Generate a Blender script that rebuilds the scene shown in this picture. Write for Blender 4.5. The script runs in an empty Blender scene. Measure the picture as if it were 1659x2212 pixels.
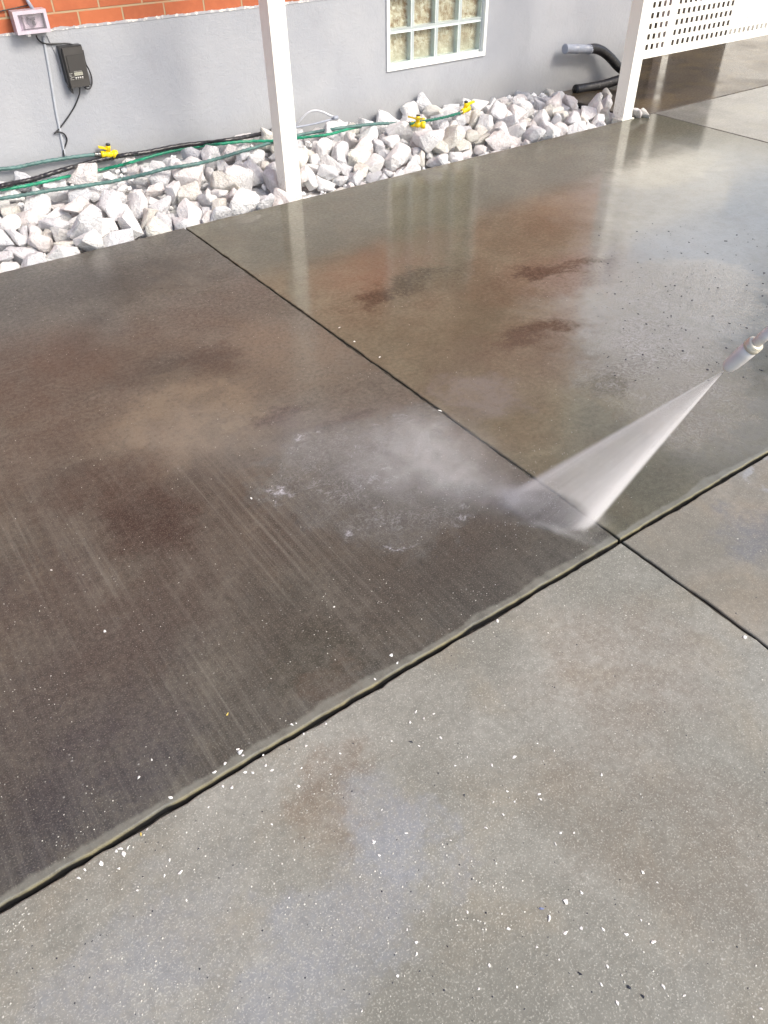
import bpy, bmesh, math, random
from mathutils import Vector, Matrix, Euler, Quaternion, noise as mnoise
sc = bpy.context.scene
COL = sc.collection
# ------------------------------------------------------------------ camera
FPX, YAW, PITCH, ROLL, HC = 1637.05, 0.609183, 0.717994, -0.014109, 1.5
PW, PH = 1659.0, 2212.0
fwd = Vector((math.sin(YAW)*math.cos(PITCH), math.cos(YAW)*math.cos(PITCH), -math.sin(PITCH)))
r0 = Vector((math.cos(YAW), -math.sin(YAW), 0)); u0 = r0.cross(fwd)
rgt = r0*math.cos(ROLL)+u0*math.sin(ROLL); upv = -r0*math.sin(ROLL)+u0*math.cos(ROLL)
cam = bpy.data.objects.new('camera', bpy.data.cameras.new('camera')); COL.objects.link(cam)
cam.data.sensor_fit = 'VERTICAL'; cam.data.sensor_height = 24.0; cam.data.lens = 24.0*FPX/PH
cam.data.clip_start = .02; cam.data.clip_end = 400
M = Matrix((rgt, upv, -fwd)).transposed().to_4x4(); M.translation = (0, 0, HC); cam.matrix_world = M
sc.camera = cam
# ------------------------------------------------------------------ sky, sun, exposure
w = bpy.data.worlds.new('World'); sc.world = w; w.use_nodes = True
wn = w.node_tree.nodes; wl = w.node_tree.links
sky = wn.new('ShaderNodeTexSky'); sky.sky_type = 'NISHITA'; sky.sun_disc = False
SUN_EL, SUN_AZ = math.radians(42), math.radians(155)      # azimuth clockwise from +Y
sky.sun_elevation = SUN_EL; sky.sun_rotation = SUN_AZ
sky.dust_density = 3.0; sky.air_density = 1.0; sky.ozone_density = 1.0
wn['Background'].inputs['Strength'].default_value = .11
wl.new(sky.outputs[0], wn['Background'].inputs['Color'])
sun = bpy.data.objects.new('sun', bpy.data.lights.new('sun', 'SUN')); COL.objects.link(sun)
sun.data.energy = 1.5; sun.data.angle = math.radians(22); sun.data.color = (1, .95, .86)
sd = Vector((math.sin(SUN_AZ)*math.cos(SUN_EL), math.cos(SUN_AZ)*math.cos(SUN_EL), math.sin(SUN_EL)))
sun.rotation_euler = sd.to_track_quat('Z', 'Y').to_euler()
sc.view_settings.view_transform = 'Standard'; sc.view_settings.look = 'None'
sc.view_settings.exposure = 1.1; sc.view_settings.gamma = 1
sc.cycles.volume_bounces = 4; sc.cycles.max_bounces = 10; sc.cycles.use_denoising = True
sc.cycles.transparent_max_bounces = 16

# ------------------------------------------------------------------ measuring helpers (photo survey -> metres)
def at(px, py, axis, val):
    d = rgt*((px-PW/2)/FPX) - upv*((py-PH/2)/FPX) + fwd
    o = Vector((0, 0, HC)); return o + d*((val-o[axis])/d[axis])
def G(px, py, z=0.0): return at(px, py, 2, z)
YW, YG, YM, X1, X2, XC = 4.8, 3.906, .907, 1.46, 5.23, 6.0
def W(px, py, y=YW): return at(px, py, 1, y)
def SCR(P):
    d = Vector(P)-Vector((0, 0, HC)); z = d.dot(fwd); return PW/2+FPX*d.dot(rgt)/z, PH/2-FPX*d.dot(upv)/z

# ------------------------------------------------------------------ object helpers
def mesh_obj(name, bm, mat=None, parent=None, smooth=False):
    me = bpy.data.meshes.new(name); bm.normal_update(); bm.to_mesh(me); bm.free()
    if smooth: me.polygons.foreach_set('use_smooth', [True]*len(me.polygons))
    o = bpy.data.objects.new(name, me); COL.objects.link(o)
    if mat: me.materials.append(mat)
    if parent: o.parent = parent
    return o
def tag(o, label, cat, group=None, kind=None):
    if kind: o['kind'] = kind
    if label: o['label'] = label
    if cat: o['category'] = cat
    if group: o['group'] = group
    return o
def empty(name, label, cat, loc=(0, 0, 0), group=None):
    o = bpy.data.objects.new(name, None); o.empty_display_size = .05; COL.objects.link(o); o.location = loc
    return tag(o, label, cat, group)
def put(o, parent):
    """parent o to an Empty keeping world coordinates"""
    o.parent = parent; o.matrix_parent_inverse = Matrix.Translation(-Vector(parent.location)); return o
def bevel(bm, w_, seg=2, ang=.5):
    es = [e for e in bm.edges if len(e.link_faces) == 2 and e.calc_face_angle(0) > ang]
    bmesh.ops.bevel(bm, geom=es, offset=w_, segments=seg, affect='EDGES', profile=.6, clamp_overlap=True)
def box(bm, x0, x1, y0, y1, z0, z1):
    vs = [bm.verts.new((x, y, z)) for x in (x0, x1) for y in (y0, y1) for z in (z0, z1)]
    for f in ((0,1,3,2), (4,6,7,5), (0,4,5,1), (2,3,7,6), (0,2,6,4), (1,5,7,3)): bm.faces.new([vs[i] for i in f])
    return vs
def catmull(pts, n=8):
    pts = [Vector(p) for p in pts]; P = [pts[0]*2-pts[1]]+pts+[pts[-1]*2-pts[-2]]; out = []
    for i in range(1, len(P)-2):
        a, b, c, d = P[i-1:i+3]
        for k in range(n):
            t = k/n
            out.append(.5*((2*b)+(c-a)*t+(2*a-5*b+4*c-d)*t*t+(3*b-a-3*c+d)*t**3))
    out.append(pts[-1]); return out
def tube(bm, pts, r, seg=10, cap=True, prof=None):
    """pts: list of Vector; r: number or list"""
    n = len(pts); rings = []; prev = None
    for i, p in enumerate(pts):
        t = (pts[min(i+1, n-1)]-pts[max(i-1, 0)]).normalized()
        if prev is None: a = t.orthogonal().normalized()
        else: a = (prev-t*prev.dot(t)).normalized()
        prev = a; b = t.cross(a); rr = r[i] if isinstance(r, (list, tuple)) else r
        rings.append([bm.verts.new(p+(a*math.cos(2*math.pi*k/seg)+b*math.sin(2*math.pi*k/seg))*rr) for k in range(seg)])
    for i in range(n-1):
        for k in range(seg): bm.faces.new((rings[i][k], rings[i][(k+1) % seg], rings[i+1][(k+1) % seg], rings[i+1][k]))
    if cap: bm.faces.new(list(reversed(rings[0]))); bm.faces.new(rings[-1])
def lathe(bm, a, axis, prof, seg=20):
    """prof: list of (distance along axis, radius)"""
    axis = Vector(axis).normalized(); tube(bm, [Vector(a)+axis*d for d, _ in prof], [max(r, 1e-4) for _, r in prof], seg)

# ------------------------------------------------------------------ node helpers
class N:
    def __init__(s, name):
        s.m = bpy.data.materials.new(name); s.m.use_nodes = True; s.t = s.m.node_tree; s.n = s.t.nodes; s.l = s.t.links
        s.n.clear(); s.out = s.n.new('ShaderNodeOutputMaterial')
    def new(s, t, **k):
        o = s.n.new(t)
        for a, b in k.items(): setattr(o, a, b)
        return o
    def inp(s, sock, v):
        if isinstance(v, bpy.types.NodeSocket): s.l.new(v, sock)
        elif v is not None:
            try: sock.default_value = v
            except Exception: sock.default_value = (v[0], v[1], v[2], 1)
    def math(s, op, a, b=None, c=None, clamp=False):
        o = s.new('ShaderNodeMath', operation=op); o.use_clamp = clamp
        s.inp(o.inputs[0], a)
        if b is not None: s.inp(o.inputs[1], b)
        if c is not None: s.inp(o.inputs[2], c)
        return o.outputs[0]
    def ramp(s, v, lo, hi, a=0., b=1., smooth=True):
        o = s.new('ShaderNodeMapRange'); o.interpolation_type = 'SMOOTHSTEP' if smooth else 'LINEAR'; o.clamp = True
        s.inp(o.inputs['Value'], v); s.inp(o.inputs['From Min'], lo); s.inp(o.inputs['From Max'], hi)
        s.inp(o.inputs['To Min'], a); s.inp(o.inputs['To Max'], b); return o.outputs[0]
    def mix(s, f, a, b, mode='MIX'):
        o = s.new('ShaderNodeMix', data_type='RGBA', blend_type=mode)
        s.inp(o.inputs[0], f); s.inp(o.inputs[6], c4(a)); s.inp(o.inputs[7], c4(b)); return o.outputs[2]
    def pos(s, kind='world'):
        if kind == 'world': return s.new('ShaderNodeNewGeometry').outputs['Position']
        return s.new('ShaderNodeTexCoord').outputs['Object']
    def xform(s, v, loc=(0,0,0), rot=(0,0,0), sca=(1,1,1)):
        o = s.new('ShaderNodeMapping'); s.inp(o.inputs[0], v)
        o.inputs['Location'].default_value = loc; o.inputs['Rotation'].default_value = rot; o.inputs['Scale'].default_value = sca
        return o.outputs[0]
    def noise(s, v, scale, detail=4, rough=.55, dist=0., out=0):
        o = s.new('ShaderNodeTexNoise'); s.inp(o.inputs['Vector'], v); o.inputs['Scale'].default_value = scale
        o.inputs['Detail'].default_value = detail; o.inputs['Roughness'].default_value = rough; o.inputs['Distortion'].default_value = dist
        return o.outputs[out]
    def sep(s, v):
        o = s.new('ShaderNodeSeparateXYZ'); s.inp(o.inputs[0], v); return o.outputs
    def bump(s, h, strength, dist, normal=None):
        o = s.new('ShaderNodeBump'); s.inp(o.inputs['Height'], h); s.inp(o.inputs['Strength'], strength); s.inp(o.inputs['Distance'], dist)
        if normal is not None: s.inp(o.inputs['Normal'], normal)
        return o.outputs[0]
    def bsdf(s, **k):
        o = s.new('ShaderNodeBsdfPrincipled')
        for a, b in k.items():
            key = a.replace('_', ' ')
            s.inp(o.inputs[key], c4(b) if 'Color' in key or 'Tint' in key else b)
        s.l.new(o.outputs[0], s.out.inputs['Surface']); return o
def c4(v):
    if isinstance(v, (tuple, list)) and len(v) == 3: return (v[0], v[1], v[2], 1)
    return v
def srgb(r, g, b):
    f = lambda c: (c/255/12.92) if c/255 <= .04045 else ((c/255+.055)/1.055)**2.4
    return (f(r), f(g), f(b))

def simple(name, col, rough=.5, metal=0., vary=.12, scale=30, bumpy=0., coat=0., spec=.5):
    s = N(name); p = s.pos('object'); n = s.noise(p, scale, 4)
    c = s.mix(s.ramp(n, .3, .7), [x*(1-vary) for x in col], [min(1, x*(1+vary)) for x in col])
    b = s.bsdf(Base_Color=c, Roughness=s.ramp(n, .2, .8, rough*.85, min(1, rough*1.15)), Metallic=metal, Coat_Weight=coat)
    b.inputs['Specular IOR Level'].default_value = spec
    if bumpy: s.l.new(s.bump(s.noise(p, scale*6, 3), bumpy, .002), b.inputs['Normal'])
    return s.m

# ------------------------------------------------------------------ wet concrete
def concrete(name, dark, light, tint, wet=1., patches=(), streak=0., speck=.2, band=0., ripple=(), film_rough=.06, grain=.25, puddle=.5, broom=.3, foam_glint=.5, ztop=0., mott=.32, film_k=.3, ringk=.65):
    s = N(name); P = s.pos(); X, Y, Z = s.sep(P)
    big = s.noise(P, 1.1, 7, .62, .6); mid = s.noise(P, 4.5, 6, .6, .4); fine = s.noise(P, 60, 5, .65); gr = s.noise(P, 260, 2, .7); pat = s.noise(s.xform(P, loc=(1, 5, 2)), 11, 6, .7, .5)
    c = s.mix(s.ramp(big, .36, .64), dark, light)
    c = s.mix(s.math('MULTIPLY', s.ramp(mid, .45, .72), .55), c, tint)
    # lengthwise broom marks left by the trowelled finish, along Y
    st = s.noise(s.xform(P, sca=(62, .8, 1)), 1.0, 7, .75); st2 = s.noise(s.xform(P, sca=(5, .5, 1)), 1.0, 2, .5)
    stm = s.math('MULTIPLY', s.ramp(st, .44, .68), s.ramp(st2, .3, .52, .5, 1))
    c = s.mix(s.math('MULTIPLY', s.ramp(pat, .42, .68), mott), c, [v*.55 for v in dark]); c = s.mix(s.math('MULTIPLY', s.ramp(pat, .5, .3), mott*.5), c, [min(1, v*1.4) for v in light])
    if streak: c = s.mix(s.math('MULTIPLY', s.math('MULTIPLY', s.math('MULTIPLY', stm, s.ramp(fine, .35, .6, .35, 1)), streak), s.math('MULTIPLY', s.ramp(Y, 1.5, 2.7, 1., .12), s.ramp(X, .45, 1.15, 1., .3))), c, [min(1, v*1.6+.03) for v in light])
    warp = s.noise(P, 5, 5, .65, .3)
    wx = s.math('SUBTRACT', s.noise(s.xform(P, loc=(9, 3, 0)), 4, 5, .7), .5); wy = s.math('SUBTRACT', warp, .5)
    w3 = s.math('SUBTRACT', s.noise(s.xform(P, loc=(3, 1, 0)), 16, 4, .7), .5); XX = s.math('MULTIPLY_ADD', w3, .12, s.math('MULTIPLY_ADD', wx, .36, X)); YY = s.math('MULTIPLY_ADD', w3, -.12, s.math('MULTIPLY_ADD', wy, .36, Y))
    def blob(cx, cy, rx, ry, ang=0, soft=1.0):
        dx = s.math('SUBTRACT', XX, cx); dy = s.math('SUBTRACT', YY, cy); ca, sa = math.cos(ang), math.sin(ang)
        u = s.math('ADD', s.math('MULTIPLY', dx, ca/rx), s.math('MULTIPLY', dy, sa/rx))
        v = s.math('ADD', s.math('MULTIPLY', dx, -sa/ry), s.math('MULTIPLY', dy, ca/ry))
        d = s.math('SQRT', s.math('ADD', s.math('MULTIPLY', u, u), s.math('MULTIPLY', v, v)))
        if soft == 0: return d
        return s.ramp(d, 1-.5*soft, 1+.3*soft, 1., 0.)
    for (cx, cy, rx, ry, ang, col, k) in patches:  # stains, and reflections put in as colour
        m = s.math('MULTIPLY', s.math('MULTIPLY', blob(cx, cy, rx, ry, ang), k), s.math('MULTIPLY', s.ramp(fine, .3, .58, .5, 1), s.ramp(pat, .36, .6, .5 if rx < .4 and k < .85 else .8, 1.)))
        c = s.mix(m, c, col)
    c = s.mix(s.math('MULTIPLY', s.ramp(fine, .35, .7), grain), c, [v*.45 for v in dark])
    c = s.mix(s.math('MULTIPLY', s.ramp(gr, .52, .72), grain*1.2), c, [min(1, v*2.2+.02) for v in light])
    # pale aggregate specks
    vo = s.new('ShaderNodeTexVoronoi'); s.inp(vo.inputs['Vector'], s.xform(P, sca=(1, 1, .2))); vo.inputs['Scale'].default_value = 95
    rnd = s.sep(vo.outputs['Color'])[0]
    sp = s.math('MULTIPLY', s.math('GREATER_THAN', rnd, 1-.16*speck), s.ramp(vo.outputs['Distance'], .12, .3, 1., 0.))
    sp = s.math('MULTIPLY', sp, s.ramp(s.noise(P, 1.7, 3), .38, .62, .15, 1))
    c = s.mix(s.math('MULTIPLY', sp, s.ramp(s.sep(vo.outputs['Color'])[1], 0, 1, .1, .6)), c, (.5, .5, .46))
    if band:      # tooled edge beside the long joint, washed clean and algae yellow
        yb = s.math('MULTIPLY_ADD', s.noise(s.xform(P, sca=(1, 0, 0)), 3, 5, .65), .10, -.022)
        d = s.math('SUBTRACT', Y, YM)
        m = s.math('MULTIPLY', s.ramp(d, s.math('MULTIPLY', yb, .75), s.math('MULTIPLY', yb, 1.15), 1., 0.), s.ramp(s.noise(P, 30, 4, .6), .3, .6, .5, 1.))
        c = s.mix(s.math('MULTIPLY', m, band), c, s.mix(s.ramp(d, .003, .012), srgb(140, 132, 96), srgb(126, 126, 116)))
    c = s.mix(s.ramp(Z, ztop-.010, ztop-.0015, .95, 0.), c, srgb(26, 26, 30))
    wetm = s.ramp(s.noise(s.xform(P, loc=(4, 7, 0)), 1.6, 5, .6), .34, .6, puddle, 1.)
    rp = 0.; ring = None
    for (cx, cy, rx, ry, ang, k) in ripple:
        b_ = s.math('MULTIPLY', blob(cx, cy, rx, ry, ang), k); rp = b_ if rp == 0. else s.math('MAXIMUM', rp, b_); dd = blob(cx, cy, rx*.95, ry*.95, ang, 0); rg = s.math('SUBTRACT', dd, .95); rg = s.math('MULTIPLY', s.math('EXPONENT', s.math('MULTIPLY', s.math('MULTIPLY', rg, rg), -260.)), k); ring = rg if ring is None else s.math('MAXIMUM', ring, rg)
    if rp != 0.:
        f1 = s.noise(s.xform(P, rot=(0, 0, .6), sca=(1, 1.8, 1)), 12, 5, .62, 1.8); f1 = s.ramp(s.math('ABSOLUTE', s.math('SUBTRACT', f1, .5)), .0, .035, 1., 0.)
        dI = s.math('SQRT', s.math('ADD', s.math('POWER', s.math('SUBTRACT', XX, 1.30), 2.), s.math('POWER', s.math('SUBTRACT', YY, 1.08), 2.)))
        wv = s.math('SINE', s.math('ADD', s.math('MULTIPLY', dI, 210.), s.math('MULTIPLY', s.noise(P, 9, 4, .6, .6), 26.)))
        rpf = s.math('MULTIPLY', rp, s.ramp(s.noise(s.xform(P, loc=(5, 2, 8)), 6, 4, .6), .38, .6, .15, 1.))
        c = s.mix(s.math('MULTIPLY', s.math('MULTIPLY', s.ramp(wv, .35, 1.), rpf), foam_glint*.9, clamp=True), c, srgb(158, 158, 160))  # pale crests, dark troughs next: ripple reflections painted into the colour
        c = s.mix(s.math('MULTIPLY', s.math('MULTIPLY', s.ramp(wv, -.3, -1.), rpf), foam_glint*.9, clamp=True), c, srgb(62, 58, 54))
        brk = s.ramp(s.noise(s.xform(P, loc=(7, 7, 7)), 7, 5, .7), .5, .66); lace = s.ramp(s.noise(P, 40, 4, .7, 1.), .42, .6)
        c = s.mix(s.math('MULTIPLY', s.math('MULTIPLY', rp, s.ramp(pat, .3, .6, .5, 1.)), film_k), c, srgb(128, 124, 120))
        c = s.mix(s.math('MULTIPLY', s.math('MULTIPLY', s.math('MULTIPLY', f1, s.ramp(brk, 0, 1, .25, 1)), rp), foam_glint, clamp=True), c, srgb(176, 178, 182))
        c = s.mix(s.math('MULTIPLY', s.math('MULTIPLY', s.math('MULTIPLY', ring, brk), lace), ringk, clamp=True), c, srgb(214, 214, 222))
    # bump of the solid and of the water film
    hb = s.math('ADD', s.math('MULTIPLY', fine, .5), s.math('ADD', s.math('MULTIPLY', gr, .35), s.math('MULTIPLY', st, broom)))
    nb = s.bump(hb, .55, .0022)
    rip = s.new('ShaderNodeTexNoise'); s.inp(rip.inputs['Vector'], s.xform(P, rot=(0, 0, .5), sca=(1, 1.8, 1))); rip.inputs['Scale'].default_value = 42
    rip.inputs['Detail'].default_value = 5; rip.inputs['Distortion'].default_value = 1.2
    film = s.math('ADD', s.math('MULTIPLY', s.noise(P, 9, 3), .35), s.math('ADD', s.math('MULTIPLY', fine, .22), s.math('MULTIPLY', s.noise(P, 26, 3), .2)))
    nf = s.bump(film, .35, .004)
    if rp != 0.: nf = s.bump(s.math('MULTIPLY', s.math('MULTIPLY_ADD', wv, .25, rip.outputs[0]), rp), 1.0, .02, nf)
    b = s.bsdf(Base_Color=c, Roughness=s.ramp(fine, .3, .7, .42, .62), Normal=nb,
               Coat_Weight=s.math('MULTIPLY', wetm, wet), Coat_IOR=1.36, Coat_Normal=nf,
               Coat_Roughness=s.math('ADD', s.ramp(wetm, .4, 1., film_rough+.12, film_rough), 0))
    b.inputs['Specular IOR Level'].default_value = .35
    return s.m

def gpt(px, py): p = G(px, py); return (p.x, p.y)
def stn(px, py, rx, ry, ang, col, k): x, y = gpt(px, py); return (x, y, rx, ry, ang, col, k)
def stl(xa, ya, xb, yb, wd, col, k):
    p, q = G(xa, ya), G(xb, yb); m_ = (p+q)/2; return (m_.x, m_.y, (q-p).length*.55, wd, math.atan2(q.y-p.y, q.x-p.x), col, k)
def rpl(px, py, rx, ry, ang, k): x, y = gpt(px, py); return (x, y, rx, ry, ang, k)
DK = srgb(46, 38, 33); RD = srgb(92, 58, 42)
matA = concrete('wet_dirty_concrete', srgb(64, 62, 56), srgb(95, 92, 83), srgb(86, 79, 67), wet=.8, streak=.72, speck=.22, grain=.42, band=.7, foam_glint=.3, film_k=.16, ringk=.75, film_rough=.17,
    patches=[stn(520,640,.5,.2,.2,srgb(78,71,64),.5), stn(400,900,.34,.3,.2,srgb(134,123,104),.8), stn(640,760,.26,.34,.2,srgb(118,108,92),.65), stn(90,820,.3,.5,0,srgb(76,62,52),.55),
            stn(330,1130,.15,.18,.3,srgb(44,32,28),.9), stn(230,1060,.24,.16,.2,srgb(58,46,40),.6), stn(470,785,.10,.12,0,srgb(66,54,46),.6), stn(680,1400,.14,.1,0,srgb(54,54,44),.75),
            stn(150,620,.5,.2,0,srgb(54,50,44),.7), stn(650,1330,.14,.12,.2,srgb(56,55,48),.6), stn(700,1480,.08,.06,.2,srgb(86,70,56),.6), stn(900,1260,.3,.08,.2,srgb(62,58,52),.5),
            stn(590,905,.11,.07,0,srgb(52,42,44),.8), stn(760,900,.14,.05,0,srgb(56,48,46),.7), stn(200,1700,.3,.16,.4,srgb(58,58,66),.6), stn(120,1560,.4,.24,.4,srgb(58,55,56),.65), stn(330,1330,.3,.16,.3,srgb(66,58,52),.55), stn(30,1300,.25,.2,.3,srgb(62,56,54),.6)],  # the bluish patch paints reflected sky into the slab
    ripple=[rpl(740,1010,.26,.22,.3,1.), rpl(880,1110,.2,.14,0,.8), rpl(860,950,.26,.12,.3,.8)])
matB = concrete('wet_scrubbed_concrete', srgb(78, 76, 60), srgb(106, 103, 86), srgb(94, 85, 68), wet=.85, streak=.0, speck=.12, band=.7, puddle=.75, film_rough=.07, broom=.12, foam_glint=.5, ringk=.0,
    patches=[stn(1440,620,.9,.5,.5,srgb(158,161,160),.8), stn(1570,420,1.1,.8,.5,srgb(166,170,168),.8), stn(1440,360,.5,.25,.2,srgb(178,176,160),.7), stn(1560,900,.35,.3,0,srgb(128,126,120),.6),  # largest pale patches paint in reflected sky, the creamy one the reflected lattice
            stn(860,590,.34,.12,.55,srgb(92,64,50),.6), stl(740,690,1010,560,.22,srgb(80,64,46),.6), stl(1060,640,1330,550,.2,srgb(80,58,44),.55), stl(1050,770,1260,670,.15,srgb(74,60,46),.55), stl(770,655,965,578,.07,srgb(46,36,22),.9), stl(775,625,815,665,.06,srgb(34,26,14),1.), stl(1135,603,1200,580,.09,srgb(22,18,8),1.), stl(1180,590,1300,560,.05,srgb(46,36,22),.85),
            stl(1085,750,1180,705,.08,srgb(26,22,12),1.), stl(1150,715,1225,688,.07,srgb(48,40,28),.85), stn(850,560,.5,.2,.2,srgb(112,86,70),.45),  # last patch paints in the reddish reflection of the brick wall
            stn(1320,835,.10,.08,0,srgb(62,58,40),.85), stn(1080,800,.4,.25,0,srgb(90,80,70),.5), stn(1100,400,1.2,.3,0,srgb(86,84,68),.5), stn(1030,850,.16,.16,0,srgb(122,120,118),.6)],
    ripple=[rpl(1420,780,.42,.26,.6,.9), rpl(1480,640,.4,.3,.3,.45), rpl(1530,880,.3,.14,.3,.5)])
matC = concrete(ztop=-.003, name='damp_grey_concrete', mott=.16, grain=.28, dark=srgb(124, 123, 113), light=srgb(152, 151, 142), tint=srgb(142, 134, 116), wet=.6, speck=.7, film_rough=.12, puddle=.3, broom=.1,
    patches=[stn(860,1800,.09,.14,.2,srgb(146,151,160),.55), stn(700,2050,.26,.12,.2,srgb(142,147,156),.5), stn(250,2120,.24,.12,.2,srgb(142,147,155),.45), stn(720,1700,.12,.09,.2,srgb(122,108,92),.65), stn(1350,1450,.25,.2,0,srgb(130,118,104),.5), stn(1450,1800,.2,.3,.3,srgb(122,112,98),.5)])  # the bluish patches are sky reflection painted into the concrete colour
matD = concrete(ztop=-.003, name='damp_grey_concrete_clean', mott=.16, dark=srgb(118, 115, 104), light=srgb(148, 144, 133), tint=srgb(140, 128, 108), wet=.6, speck=.3, film_rough=.12, puddle=.35, grain=.2, broom=.1,
    patches=[stn(1640,1150,.12,.12,0,srgb(104,108,116),.6), stn(1630,1010,.10,.03,.6,srgb(160,164,168),.6)])
matE = concrete('far_wet_concrete', srgb(112, 110, 104), srgb(140, 138, 130), srgb(120, 116, 96), wet=1., film_rough=.05, puddle=.7)
matF = concrete('far_brown_concrete', srgb(62, 53, 42), srgb(86, 74, 56), srgb(112, 95, 56), wet=.9, film_rough=.08, puddle=.5)

# ------------------------------------------------------------------ setting: ground and slabs
def jit(x, amp, seed): return amp*(mnoise.noise(Vector((x*9, seed*7.3, 0)))+.5*mnoise.noise(Vector((x*31, seed*3.1, 5)))+.35*mnoise.noise(Vector((x*90, seed*1.7, 5))))
def slab(x0, x1, y0, y1, z, mat, rag=.004, step=.02, edge=.0045, label=None):
    """one poured panel: ragged, rounded arris all round, thick sides"""
    bm = bmesh.new(); pts = []
    def run(a, b, f):
        L = (Vector(b)-Vector(a)).length; n = max(2, min(400, int(L/step))); return [f(a, b, k/n) for k in range(n)]
    seeds = iter([random.Random(str((x0, y0, i))).uniform(0, 50) for i in range(4)])
    for a, b in (((x0,y0),(x1,y0)), ((x1,y0),(x1,y1)), ((x1,y1),(x0,y1)), ((x0,y1),(x0,y0))):
        s_ = next(seeds); A, B = Vector(a), Vector(b); d = (B-A).normalized(); nn = Vector((-d.y, d.x))
        L = (B-A).length; n = max(2, min(500, int(L/step)))
        for k in range(n):
            t = k/n; fade = min(1, min(t, 1-t)*L/.05); p = A+(B-A)*t+nn*(jit(t*L, rag, s_)*fade+abs(jit(t*L*1.7, rag*.8, s_+9))*fade)
            pts.append(p)
    n = len(pts); cen = Vector(((x0+x1)/2, (y0+y1)/2))
    nrm = []
    for i in range(n):
        d = (pts[(i+1) % n]-pts[i-1]).normalized(); nrm.append(Vector((-d.y, d.x)))
    prof = [(0, -.10), (0, -edge), (edge*.3, -edge*.3), (edge, 0)]
    rings = [[bm.verts.new((p.x+q.x*o_, p.y+q.y*o_, z+h)) for p, q in zip(pts, nrm)] for o_, h in prof]
    for a, b in zip(rings, rings[1:]):
        for i in range(n): bm.faces.new((a[i], a[(i+1) % n], b[(i+1) % n], b[i]))
    bm.faces.new(rings[-1])
    o = mesh_obj('concrete_driveway', bm, mat); o['kind'] = 'structure'
    if label: o['label'] = label
    return o
g = .0048
slab(-5, X1-g, YM+g, YG, 0, matA, rag=.0042, label='dark brown wet concrete panel with pale broom streaks')
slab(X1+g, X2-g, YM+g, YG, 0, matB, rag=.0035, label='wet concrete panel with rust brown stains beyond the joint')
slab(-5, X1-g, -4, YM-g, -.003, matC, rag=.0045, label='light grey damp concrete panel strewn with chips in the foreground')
slab(X1+g, X2-g, -4, YM-g, -.003, matD, rag=.0035, label='light grey damp concrete panel at the right foreground')
slab(X2+g, 14, -4, YG, .0, matE, step=.05, label='bluish wet concrete panel at the far right')
slab(5.035, 14, YG+g*2, 12, .0, matF, step=.05, label='brown wet concrete under the lattice')
bm = bmesh.new(); bmesh.ops.create_grid(bm, x_segments=2, y_segments=2, size=150)
sg = N('dark_soil'); sg.bsdf(Base_Color=sg.mix(sg.noise(sg.pos(), 8, 6), (.02,.018,.016), (.05,.045,.038)), Roughness=.9)
o = mesh_obj('ground', bm, sg.m); o.location.z = -.11; o['kind'] = 'structure'
jm = N('joint_dirt'); jn = jm.noise(jm.pos(), 45, 5, .7); jm.bsdf(Base_Color=jm.mix(jm.ramp(jn, .35, .65), srgb(44, 40, 34), srgb(84, 78, 66)), Roughness=.75)
bm = bmesh.new()
for x0, x1, y0, y1, z in ((X1-.02, X1+.02, YM+.01, YG-.002, -.0085), (X1-.02, X1+.02, -4, YM-.012, -.0125), (X2-.02, X2+.02, YM+.01, YG-.002, -.0085), (5.06, 14, YG-.012, YG+.02, -.0085)):
    L_ = max(x1-x0, y1-y0); n_ = int(L_/.03)
    for k in range(n_):
        if x1-x0 > y1-y0: q = [(x0+L_*k/n_, y0), (x0+L_*(k+1)/n_, y0), (x0+L_*(k+1)/n_, y1), (x0+L_*k/n_, y1)]
        else: q = [(x0, y0+L_*k/n_), (x1, y0+L_*k/n_), (x1, y0+L_*(k+1)/n_), (x0, y0+L_*(k+1)/n_)]
        bm.faces.new([bm.verts.new((x, y, z+.0045*mnoise.noise(Vector((x*17, y*17, 1))))) for x, y in q])
o = mesh_obj('joint_filler', bm, jm.m); o['kind'] = 'structure'
bm = bmesh.new(); box(bm, -5, 14, YM-.03, YM+.03, -.05, -.024); o = mesh_obj('joint_filler', bm, jm.m); o['kind'] = 'structure'
# gravel bed under the rocks
bm = bmesh.new(); bmesh.ops.create_grid(bm, x_segments=160, y_segments=30, size=.5)
for v in bm.verts:
    x = .0+(v.co.x+.5)*5.08; yy = v.co.y+.5; y = YG+.002+yy*(YW-YG-.004)
    v.co = Vector((x, y, -.097+yy*(.222-.13*x/5.0)+.015*mnoise.noise(Vector((x*14, y*14, 0)))))
sb = N('crushed_gravel'); P_ = sb.pos(); vo = sb.new('ShaderNodeTexVoronoi'); sb.inp(vo.inputs['Vector'], P_); vo.inputs['Scale'].default_value = 26
bb = sb.bsdf(Base_Color=sb.mix(sb.sep(vo.outputs['Color'])[0], (.42,.42,.42), (.78,.77,.77)), Roughness=.85)
sb.l.new(sb.bump(vo.outputs['Distance'], 1., .02), bb.inputs['Normal'])
o = mesh_obj('gravel_bed', bm, sb.m); o['kind'] = 'structure'

# ------------------------------------------------------------------ house
ZB, ZW = .81, .36
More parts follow.
